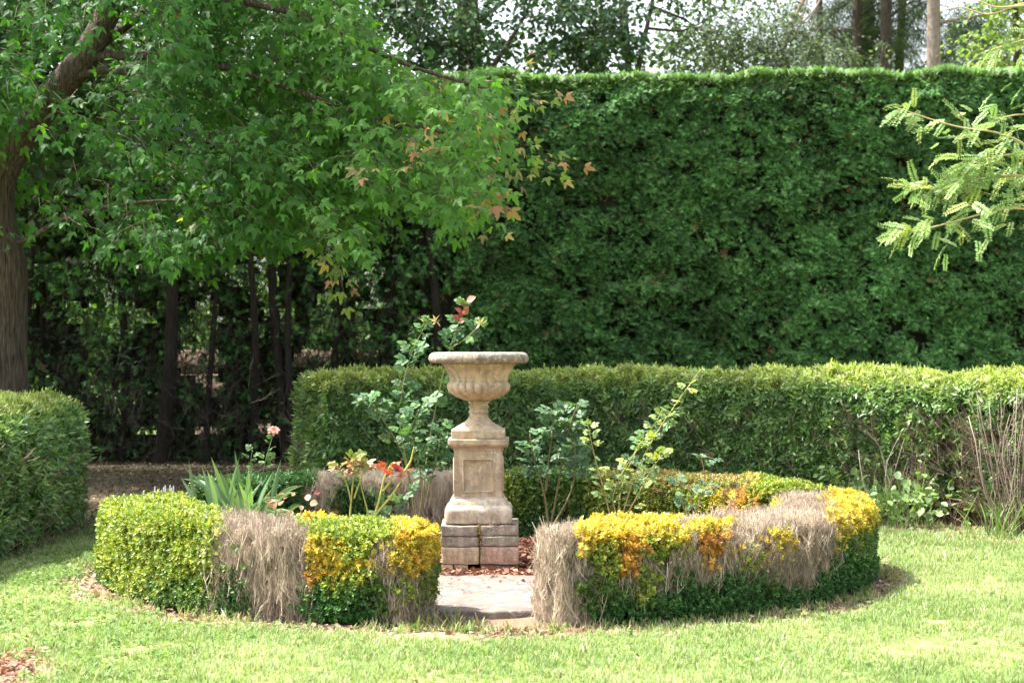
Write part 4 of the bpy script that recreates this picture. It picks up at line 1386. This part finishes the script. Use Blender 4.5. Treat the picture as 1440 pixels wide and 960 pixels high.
def square_loft(mb, prof, cx, cy, col=(1, 1, 1), rc=.012, jit=.002):
    """square cross-sections with slightly rounded corners: prof (half width, z)"""
    t = []
    for k, (sx, sy) in enumerate(((1, -1), (1, 1), (-1, 1), (-1, -1))):
        pass
    base = []
    m = 14
    for k in range(4):
        a0 = -np.pi / 4 + k * np.pi / 2
        for u in np.linspace(-1, 1, m, endpoint=False):
            d = np.array([math.cos(a0 + np.pi / 4), math.sin(a0 + np.pi / 4)]); s = np.array([-d[1], d[0]])
            base.append((d, s, u))
    v = []
    for hw, z in prof:
        for d, s, u in base:
            p = d * hw + s * hw * u
            over = np.maximum(np.abs(p) - (hw - rc), 0)
            if (over > 0).all():
                L = np.linalg.norm(over)
                p = np.sign(p) * ((hw - rc) + over / L * min(L, rc))
            v.append((cx + p[0], cy + p[1], z))
    v = np.array(v)
    if jit:
        v = v + jit * np.stack([noise(v, 16, 141), noise(v, 16, 142), .5 * noise(v, 16, 143)], 1)
    mb.grid(v, len(prof), 4 * m, col, True)
    for k, flip in ((0, True), (len(prof) - 1, False)):
        ring = v[k * 4 * m:(k + 1) * 4 * m]
        vs = np.vstack([ring, ring.mean(0)])
        tt_ = [(i, (i + 1) % (4 * m), 4 * m) for i in range(4 * m)]
        mb.add(vs, [x_[::-1] for x_ in tt_] if flip else tt_, None, col)


zcap1 = .939
g = MB()
square_loft(g, smooth_prof([(.174, .857), (.178, .862), (.176, .868), (.181, .876), (.196, .886), (.206, .893), (.208, .898), (.213, .9), (.214, .906), (.214, .93), (.211, .937), (.2, .939)], 3), UX, UY)
g.build("cap", M_STONE, ped, ploc, True)
# die with a framed, recessed panel on the faces
g = MB()
DH, DZ0, DZ1 = .171, .535, .858
PH, PZ0, PZ1 = .114, .562, .803
for k in range(4):
    a = k * np.pi / 2 - np.pi / 2
    d = np.array([math.cos(a), math.sin(a), 0]); s = np.array([-d[1], d[0], 0]); up = np.array([0, 0, 1.])
    O = np.array([UX, UY, 0])
    rects = [(DH, DZ0, DZ1, 0), (PH, PZ0, PZ1, 0), (PH - .004, PZ0 + .004, PZ1 - .004, .008), (PH - .010, PZ0 + .010, PZ1 - .010, .008), (PH - .013, PZ0 + .013, PZ1 - .013, -.018), (PH - .02, PZ0 + .02, PZ1 - .02, -.02)]
    vs = []
    for hw, z0, z1, off in rects:
        for su, zz_ in ((-hw, z0), (hw, z0), (hw, z1), (-hw, z1)):
            vs.append(O + d * (DH + off) + s * su + up * zz_)
    q = []
    for r_ in range(len(rects) - 1):
        for i in range(4):
            q.append((r_ * 4 + i, r_ * 4 + (i + 1) % 4, r_ * 4 + 4 + (i + 1) % 4, r_ * 4 + 4 + i))
    L_ = (len(rects) - 1) * 4
    q.append((L_, L_ + 1, L_ + 2, L_ + 3))
    g.add(vs, None, q, (1, 1, 1))
g.build("die", M_STONE, ped, ploc)
g = MB()
square_loft(g, smooth_prof([(.226, .346), (.234, .352), (.236, .375), (.237, .405), (.236, .43), (.232, .447), (.222, .462), (.21, .472), (.206, .476), (.204, .484), (.198, .5), (.186, .515), (.177, .525), (.174, .535), (.1, .537)], 3), UX, UY, jit=.005, rc=.03)
g.build("base_moulding", M_BASE, ped, ploc, True)

# blocks under the pedestal
M_PAVER = stone_mat("grey_paver", (.27, .23, .18), (.18, .152, .118), (.36, .31, .25), 12, .5, .9, (.1, .085, .068))
M_TAN = stone_mat("tan_brick", (.47, .36, .23), (.38, .27, .17), (.55, .46, .33), 8, .5, .5)
M_PINK = stone_mat("pink_brick", (.43, .28, .205), (.38, .225, .16), (.46, .34, .26), 8, .5, .5)
FY = 12.77
bx = lambda zx: UX + (zx - 424) * .001345
GRP = "blocks stacked under the pedestal"


def block(name, label, x0, x1, z0, z1, mat, y0=FY, y1=FY + .55, rot=0., cat="block", jit=.004):
    g = MB()
    slab_mesh(g, x0, x1, y0, y1, z0, z1, .008, jit=jit, rot=rot)
    o = g.build(name, mat, None, ((x0 + x1) / 2, (y0 + y1) / 2, z0), True)
    tag(o, label, cat, GRP)


block("paver_block", "upper left grey paver directly under the pedestal", bx(229), bx(421), .266, .338, M_PAVER, rot=.008)
block("paver_block", "upper right grey paver directly under the pedestal", bx(443), bx(634), .268, .34, M_PAVER, FY + .01, FY + .56, rot=-.01)
block("paver_block", "lower left grey paver between tan block and upper paver", bx(231), bx(426), .194, .262, M_PAVER, FY + .005, FY + .55)
block("paver_block", "lower right grey paver resting on the pinkish block", bx(444), bx(635), .197, .264, M_PAVER, FY - .003, FY + .55, rot=.006)
block("stone_block", "tan block with worn face under the left pavers", bx(234), bx(431), .068, .19, M_TAN, FY + .002, FY + .55)
block("stone_block", "pinkish block with worn face under the right pavers", bx(438), bx(635), .07, .193, M_PINK, FY, FY + .55, rot=-.004)
block("brick", "small buff brick at the lowest left corner below the tan block", bx(236), bx(298), -.03, .064, M_TAN, FY, FY + .5)
block("brick", "small yellowish brick half buried in bark below the tan block", bx(303), bx(372), -.03, .065, M_TAN, FY + .006, FY + .5)
block("brick", "small reddish brick nearly buried in bark below the pinkish block", bx(440), bx(630), -.05, .066, M_PINK, FY + .03, FY + .5)
# moss and mortar in the joint is part of the stack
g = MB()
N = 260
P = np.stack([RNG.normal(bx(433), .008, N), FY + RNG.uniform(-.004, .05, N), RNG.uniform(.08, .345, N)], 1)
multi_scatter(g, SPRIGS, P, np.array([0, -1, .3]) + .5 * rnd(N), rnd(N), RNG.uniform(.008, .016, N), pick([(.3, .22, .07), (.22, .16, .06), (.18, .17, .05)], N), .1)
o = g.build("moss", M_LITTER, None, (bx(433), FY, .08)); tag(o, "thin line of yellowish moss in the upright joint between the stacked blocks", "moss")
# bark bits lying on the top pavers and on the slab
g = MB()
N = 86
P = np.stack([RNG.uniform(bx(480), bx(630), N), RNG.uniform(FY, FY + .06, N), np.full(N, .347)], 1)
P[26:] = np.stack([RNG.uniform(-.55, .2, 60), 12.38 - np.abs(RNG.normal(0, .6, 60)), np.full(60, .054)], 1)
P[26:, 1] = np.maximum(P[26:, 1], 10.75)
g.scatter(LEAF4, P, rnd(N) * [1, 1, .1], np.array([0, 0, 1.]) + .4 * rnd(N), RNG.uniform(.02, .045, N), pick(BARKP, N), sx=RNG.uniform(.6, 1.4, N))
o = g.build("bark_litter", M_LITTER); o["kind"] = "stuff"

M_SLAB = stone_mat("flagstone", (.165, .142, .12), (.115, .098, .086), (.225, .195, .16), 2.4, .7, .6, (.13, .1, .09))
g = MB()
slab_mesh(g, -.6, .27, 10.72, 12.4, -.04, .045, .012, jit=.006, sub=24)
o = g.build("paving_slab", M_SLAB, None, (-.17, 11.5, 0), True)
tag(o, "large flat worn flagstone lying in the gap between the front hedges", "paving slab")

# ------------------------------------------------------------------ plants in the bed
def rose(name, label, canes, leafpal, size=.1, per=9, tips=None, cane_col=(.16, .2, .06), extra=0, rad=.006, r_leaf=0.0, grp="roses in the ring bed", start=.25):
    """canes: list of lists of (px, py, d)"""
    b = W(*canes[0][0]); b[2] = 0
    loc = tuple(b)
    root = thing(name, label, "rose", loc, grp)
    g = MB()
    for ci, cn in enumerate(canes):
        p = curve_pts([W(*q) for q in cn], 22)
        gc_ = MB()
        gc_.tube(p, np.linspace(rad, rad * .4, 22), 6, cane_col)
        gc_.build("cane", M_STEM, root, loc, True)
        tg = nrmz(np.gradient(p, axis=0))
        n = per[ci] if isinstance(per, (list, tuple)) else per
        if not n:
            continue
        u = np.sort(RNG.uniform(start, 1, n)) * 21
        k = np.minimum(u.astype(int), 20)
        fr = (u - k)[:, None]
        pos = p[k] * (1 - fr) + p[k + 1] * fr
        a = np.arange(n) * 2.4 + RNG.uniform(-.6, .6, n)
        out = np.stack([np.cos(a), np.sin(a) * .8, RNG.uniform(-.1, .5, n)], 1)
        fw = out + .3 * tg[k] + np.array([0, 0, -.05])
        col = pick(leafpal, n)
        if tips is not None:
            tm = u > 21 * tips[1]
            col[tm] = pick(tips[0], tm.sum())
        multi_scatter(g, ROSEL, pos, fw, np.array([0, -.45, .8]) + .35 * rnd(n), size * RNG.uniform(.75, 1.25, n), col, .12)
    if g.n:
        g.build("foliage", M_ROSE, root, loc)
    return root, loc


def bloom(root, loc, c, r, pal, centre=(.5, .3, .04), facing=(0.1, -.6, .75)):
    g = MB()
    f = nrmz(np.asarray(facing, float))
    a1 = nrmz(np.cross(f, [0.2, .1, 1.])); a2 = np.cross(f, a1)
    for ring, (n, tilt, L) in enumerate(((7, 1.35, 1.0), (6, .95, .85), (5, .55, .6), (4, .25, .45))):
        for i in range(n):
            a = i * 2 * np.pi / n + ring * .5 + RNG.normal() * .15
            rad = math.cos(a) * a1 + math.sin(a) * a2
            tan = np.cross(f, rad)
            tl = tilt * RNG.uniform(.85, 1.15)
            v = []
            for u in np.linspace(0, 1, 4):
                for w_ in (-1, 0, 1):
                    ang = tl * u
                    dd = rad * math.sin(ang + .25) + f * math.cos(ang + .25)
                    wid = .42 * math.sin(np.pi * (.15 + .75 * u)) * L
                    v.append(c + r * (dd * L * u + tan * w_ * wid + f * .1 * abs(w_) * u + RNG.normal(size=3) * .02))
            g.grid(np.array(v), 4, 3, pick(pal, 1)[0])
    b = g.build("bloom", M_PETAL, root, loc, True)
    g = MB()
    n = 14
    P = c + f * r * .3 + r * .13 * rnd(n)
    g.scatter(LEAF4, P, f + .5 * rnd(n), rnd(n), r * .25, pick([centre], n))
    g.build("stamens", M_PETAL, b, loc)


PK = [(.75, .36, .32), (.8, .45, .38), (.68, .28, .27)]
RG = [(.08, .18, .06), (.11, .22, .07), (.06, .14, .05)]
BLUEG = [(.1, .19, .09), (.13, .23, .11), (.08, .16, .075)]
# tall rose left of the urn
rt, lc = rose("rose_bush", "tall loose rose with round leaves and red shoot tip, left behind the urn",
     [[(585, 735, 13.9), (575, 660, 13.9), (560, 600, 13.9), (566, 540, 13.9), (580, 490, 13.9), (600, 455, 13.9)],
      [(590, 735, 14.0), (600, 640, 14.1), (615, 560, 14.1), (632, 490, 14.1), (645, 455, 14.1), (656, 424, 14.1)],
      [(585, 735, 13.9), (570, 640, 13.8), (545, 600, 13.7), (530, 575, 13.7), (512, 558, 13.7)],
      [(588, 735, 13.95), (596, 690, 13.8), (586, 640, 13.7), (575, 600, 13.6), (600, 560, 13.6)],
      [(632, 490, 14.1), (650, 480, 14.05), (662, 470, 14.0), (676, 455, 14.0)],
      [(600, 700, 13.8), (615, 640, 13.7), (622, 600, 13.7)]],
     RG + BLUEG, .118, [42, 26, 26, 40, 8, 26], None, (.2, .21, .08), start=.3)
g = MB()
N = 9
t = np.linspace(.55, 1, N)
p = np.array([W(632 + 24 * q_, 490 - 66 * q_, 14.1) for q_ in t])
g.scatter(LEAF_ROUND, p, np.stack([np.cos(np.arange(N) * 2.4), -.3 + 0 * t, .5 + 0 * t], 1), np.array([0, -.7, .4]) + .4 * rnd(N), RNG.uniform(.05, .085, N), pick([(.36, .09, .09), (.3, .08, .07), (.42, .18, .14)], N))
o = g.build("red_shoot", M_ROSE, rt, lc)
for (a, b_) in ((599, 452), (613, 452), (676, 455)):
    g = MB()
    n = 6
    P = np.tile(W(a, b_, 13.9), (n, 1))
    g.scatter(LEAF_LONG, P, np.stack([np.cos(np.arange(n) * 1.05), -.3 + .0 * np.arange(n), np.sin(np.arange(n) * 1.05) + .4], 1), rnd(n), .06, pick([(.5, .46, .32), (.4, .3, .16)], n))
    g.build("seed_head", M_ROSE, rt, lc)
# pink rose
rt, lc = rose("rose_bush", "slim rose with one open pink bloom above the strap leaves",
     [[(362, 715, 14.3), (366, 690, 14.3), (372, 650, 14.3), (380, 625, 14.3), (384, 610, 14.3)], [(362, 715, 14.3), (368, 695, 14.2), (378, 686, 14.2)], [(362, 715, 14.3), (358, 680, 14.3), (352, 650, 14.3), (355, 632, 14.3)]],
     [(.1, .2, .06), (.14, .24, .08)], .085, [8, 2, 8], None, (.15, .22, .07), rad=.005, start=.35)
bloom(rt, lc, W(385, 606, 14.3), .05, PK)
bloom(rt, lc, W(379, 686, 14.2), .033, [(.75, .55, .45), (.7, .5, .4)])
# copper leaved rose
rose("rose_bush", "short rose with coppery and pale leaves in a flat top behind the yellow hedge",
     [[(492, 730, 12.6), (494, 700, 12.6), (498, 665, 12.6), (496, 645, 12.6)], [(494, 705, 12.6), (488, 680, 12.6), (474, 655, 12.6)], [(498, 700, 12.6), (508, 672, 12.6), (514, 650, 12.6)], [(520, 730, 12.6), (512, 700, 12.6), (504, 668, 12.6)]],
     [(.3, .14, .06), (.36, .2, .09), (.16, .22, .06), (.25, .26, .1), (.4, .3, .2)], .1, [9, 8, 8, 3], None, (.32, .33, .07), start=.72, rad=.007)
# red tipped rose
rt, lc = rose("rose_bush", "rose with thick yellow green canes and red young leaves left of the pedestal",
     [[(527, 724, 12.5), (548, 700, 12.5), (562, 680, 12.5), (568, 662, 12.5)], [(527, 724, 12.5), (534, 700, 12.5), (540, 672, 12.5), (548, 655, 12.5)], [(538, 690, 12.5), (547, 680, 12.5), (552, 668, 12.5)], [(568, 664, 12.5), (578, 648, 12.5), (582, 628, 12.5)]],
     [(.42, .07, .05), (.48, .11, .06), (.36, .06, .06), (.45, .2, .08)], .085, [5, 6, 3, 0], None, (.36, .36, .07), start=.82, rad=.009)
g = MB(); n = 16
P = np.stack([RNG.uniform(508, 580, n), RNG.uniform(690, 725, n)], 1)
P = np.array([W(a, b_, 12.7) for a, b_ in P])
multi_scatter(g, ROSEL, P, rnd(n) + [0, -.5, .2], np.array([0, -.6, .6]) + .3 * rnd(n), .1, pick(BLUEG, n), .1)
g.build("low_foliage", M_ROSE, rt, lc)
# right dark rose
rose("rose_bush", "dark blue green rose with large leaves just right of the pedestal",
     [[(772, 740, 13.7), (765, 690, 13.7), (752, 650, 13.7), (745, 610, 13.7)], [(774, 740, 13.7), (784, 690, 13.7), (790, 650, 13.7), (800, 600, 13.7), (812, 570, 13.7)], [(776, 742, 13.6), (800, 700, 13.6), (810, 665, 13.6), (808, 620, 13.6)], [(768, 690, 13.7), (772, 640, 13.7), (778, 600, 13.7), (775, 575, 13.7)]],
     [(.11, .2, .1), (.14, .24, .12), (.08, .16, .08)], .12, [20, 26, 22, 24], None, (.16, .13, .07), start=.5, rad=.009)
# bright rose
rose("rose_bush", "tall arching sunlit rose with pale yellow green leaves right of the urn",
     [[(872, 735, 13.4), (885, 690, 13.4), (900, 650, 13.4), (925, 605, 13.4), (952, 565, 13.4), (985, 520, 13.4)], [(868, 735, 13.5), (872, 690, 13.5), (890, 640, 13.5), (918, 600, 13.5), (930, 580, 13.5)],
      [(860, 735, 13.4), (850, 690, 13.4), (838, 650, 13.4), (830, 615, 13.4), (826, 592, 13.4)], [(874, 735, 13.3), (895, 700, 13.3), (915, 660, 13.3), (935, 635, 13.3)], [(870, 735, 13.4), (860, 700, 13.4), (872, 670, 13.4), (902, 620, 13.4)]],
     [(.19, .29, .09), (.15, .25, .09), (.25, .34, .12), (.13, .23, .1), (.32, .37, .09)], .092, [40, 26, 26, 22, 24], None, (.34, .3, .12), start=.2)
# small rose right
rose("rose_bush", "small sparse rose with few bluish leaves before the rusty topped hedge",
     [[(975, 730, 13.6), (972, 700, 13.6), (968, 685, 13.6), (955, 678, 13.6)], [(976, 730, 13.6), (984, 705, 13.6), (990, 684, 13.6), (1006, 680, 13.6)], [(970, 735, 13.6), (962, 715, 13.6), (958, 700, 13.6)], [(992, 690, 13.9), (990, 660, 13.9), (985, 640, 13.9), (1005, 645, 13.9)]],
     [(.14, .24, .13), (.18, .27, .15), (.1, .18, .1)], .1, [5, 5, 8, 6], None, (.3, .2, .1), start=.45)

# strap leaved clump
b = W(335, 730, 13.75); b[2] = 0
g = MB()
spec = [(262, 658, 0), (298, 642, 0), (285, 655, 0), (310, 660, 0), (331, 632, 0), (322, 668, 0), (356, 655, 0), (396, 645, 0), (386, 660, 0), (350, 690, 0), (428, 682, 1), (432, 712, 1), (405, 700, 1), (418, 722, 1), (300, 690, 0), (340, 670, 0), (370, 676, 0), (258, 672, 1), (312, 700, 0), (365, 700, 0), (390, 690, 0), (330, 700, 0), (345, 705, 0), (295, 665, 0)]
for (tx, ty, dr_) in spec + [(a_ + RNG.normal() * 12, b_ + abs(RNG.normal()) * 14, c_) for a_, b_, c_ in spec]:
    base = b + np.array([RNG.normal() * .1 + (tx - 340) * .0012, RNG.normal() * .08, 0])
    tip = W(tx, ty, 13.75 + RNG.normal() * .15)
    t = np.linspace(0, 1, 9)[:, None]
    up = base + (tip - base) * t + np.array([0, 0, 1]) * (.16 if dr_ else .05) * np.sin(np.pi * t) + np.array([0, -.04, 0]) * t * t
    w_ = np.interp(t[:, 0], [0, .3, .75, 1], [.016, .025, .018, .001])
    side = nrmz(np.cross((tip - base), np.array([RNG.normal() * .4, -1, .3])))
    v = np.stack([up - side * w_[:, None], up + np.array([0, -.006, 0]), up + side * w_[:, None]], 1).reshape(-1, 3)
    g.grid(v, 9, 3, pick([(.15, .26, .12), (.2, .3, .14), (.11, .2, .1)], 1)[0])
o = g.build("iris_clump", M_ROSE, None, tuple(b), True)
tag(o, "clump of long grey green strap leaves inside the ring at the left", "plant")
# low reddish leaves
b = W(395, 725, 13.2); b[2] = 0
g = MB(); n = 46
P = np.stack([RNG.normal(b[0], .13, n), RNG.normal(b[1], .1, n), RNG.uniform(.22, .52, n)], 1)
g.scatter(LEAF_ROUND, P, rnd(n) * [1, 1, .4], np.array([0, -.5, .7]) + .4 * rnd(n), RNG.uniform(.04, .08, n), pick([(.28, .11, .09), (.22, .09, .07), (.3, .2, .12), (.14, .15, .06)], n))
for k in range(8):
    g.tube([b + [RNG.normal() * .05, RNG.normal() * .04, 0], b + [RNG.normal() * .1, RNG.normal() * .08, .42]], [.004, .003], 5, (.2, .12, .06))
o = g.build("coral_bells_plant", M_ROSE, None, tuple(b)); tag(o, "low plant with dull red leaves in front of the strap leaved clump", "plant")
# lavender like spikes behind the left hedge
b = W(228, 700, 13.5); b[2] = 0
g = MB()
for k in range(15):
    q = W(RNG.uniform(204, 252), 700, 13.4 + RNG.uniform(0, .25)); q[2] = .02
    h = RNG.uniform(.46, .54)
    e = q + [RNG.normal() * .03, RNG.normal() * .03, h]
    g.tube([q, (q + e) / 2, e], [.003, .0025, .002], 4, (.16, .2, .09))
    g.tube([e - [0, 0, .06], e, e + [0, 0, .02]], [.005, .007, .002], 5, (.33, .3, .36))
o = g.build("lavender_plant", M_STEM, None, tuple(b)); tag(o, "row of thin pale purple flower spikes behind the yellow green hedge end", "plant")


def grass_clump(name, label, px, py, d, n, L, pal, spread=.12):
    b = W(px, py, d); b[2] = 0
    g = MB()
    for i in range(n):
        a = RNG.uniform(0, 6.28); ti = RNG.uniform(.15, .9)
        base = b + np.array([RNG.normal() * spread, RNG.normal() * spread * .6, 0])
        l = L * RNG.uniform(.6, 1.2)
        t = np.linspace(0, 1, 6)[:, None]
        c = base + t * np.array([math.cos(a) * ti, math.sin(a) * ti, 1]) * l - np.array([0, 0, 1]) * .45 * ti * l * t * t
        w_ = np.array([.005, .006, .006, .005, .003, .0005])[:, None]
        sd = np.array([-math.sin(a), math.cos(a), 0])
        v = np.stack([c - sd * w_, c + sd * w_], 1).reshape(-1, 3)
        g.grid(v, 6, 2, pick(pal, 1)[0])
    o = g.build(name, M_GRASS, None, tuple(b))
    tag(o, label, "weed")
    return o


GC = [(.1, .18, .05), (.14, .24, .06), (.2, .28, .09)]
grass_clump("grass_clump", "arching grassy weed at the foot of the bare privet stems by the right edge", 1420, 760, 15.1, 60, .42, GC, .18)
grass_clump("grass_clump", "tall grassy weed between the right hedge end and the privet foot", 1262, 735, 16.2, 50, .55, GC, .2)
grass_clump("grass_clump", "dark blades growing out of the shaded privet beside the lawn", 118, 745, 15.2, 16, .75, [(.05, .11, .05), (.07, .14, .06)], .1)
grass_clump("grass_clump", "dry grass tuft at the hedge corner left of the slab front", 622, 885, 10.35, 70, .13, [(.14, .18, .06), (.3, .25, .14), (.2, .22, .08)], .1)
grass_clump("grass_clump", "small fresh tuft under the shaded privet at the left", 48, 770, 14.3, 22, .4, [(.07, .15, .05), (.09, .18, .06)], .08)
# young leafy sprouts along the privet foot on the right
for (px_, py_, d_, lab) in ((1285, 740, 15.9, "bright leafy weed sprouting under the privet hollow"), (1200, 728, 16.6, "leafy weed at the privet foot behind the right hedge end")):
    b = W(px_, py_, d_); b[2] = 0
    g = MB(); n = 130
    q = RNG.normal(size=(n, 3)) * [.2, .15, .13] + [0, 0, .24]
    P = b + q; P[:, 2] = np.maximum(P[:, 2], .03)
    g.scatter(LEAF_ROUND, P, rnd(n) + [0, -.4, .1], np.array([0, -.5, .8]) + .4 * rnd(n), RNG.uniform(.05, .1, n), pick([(.17, .27, .09), (.22, .32, .11), (.12, .2, .07)], n))
    for k in range(9):
        g.tube([b + [RNG.normal() * .06, RNG.normal() * .05, 0], b + [RNG.normal() * .16, RNG.normal() * .1, .34]], [.004, .002], 5, (.2, .24, .1))
    o = g.build("leafy_weed", M_ROSE, None, tuple(b)); tag(o, lab, "weed")
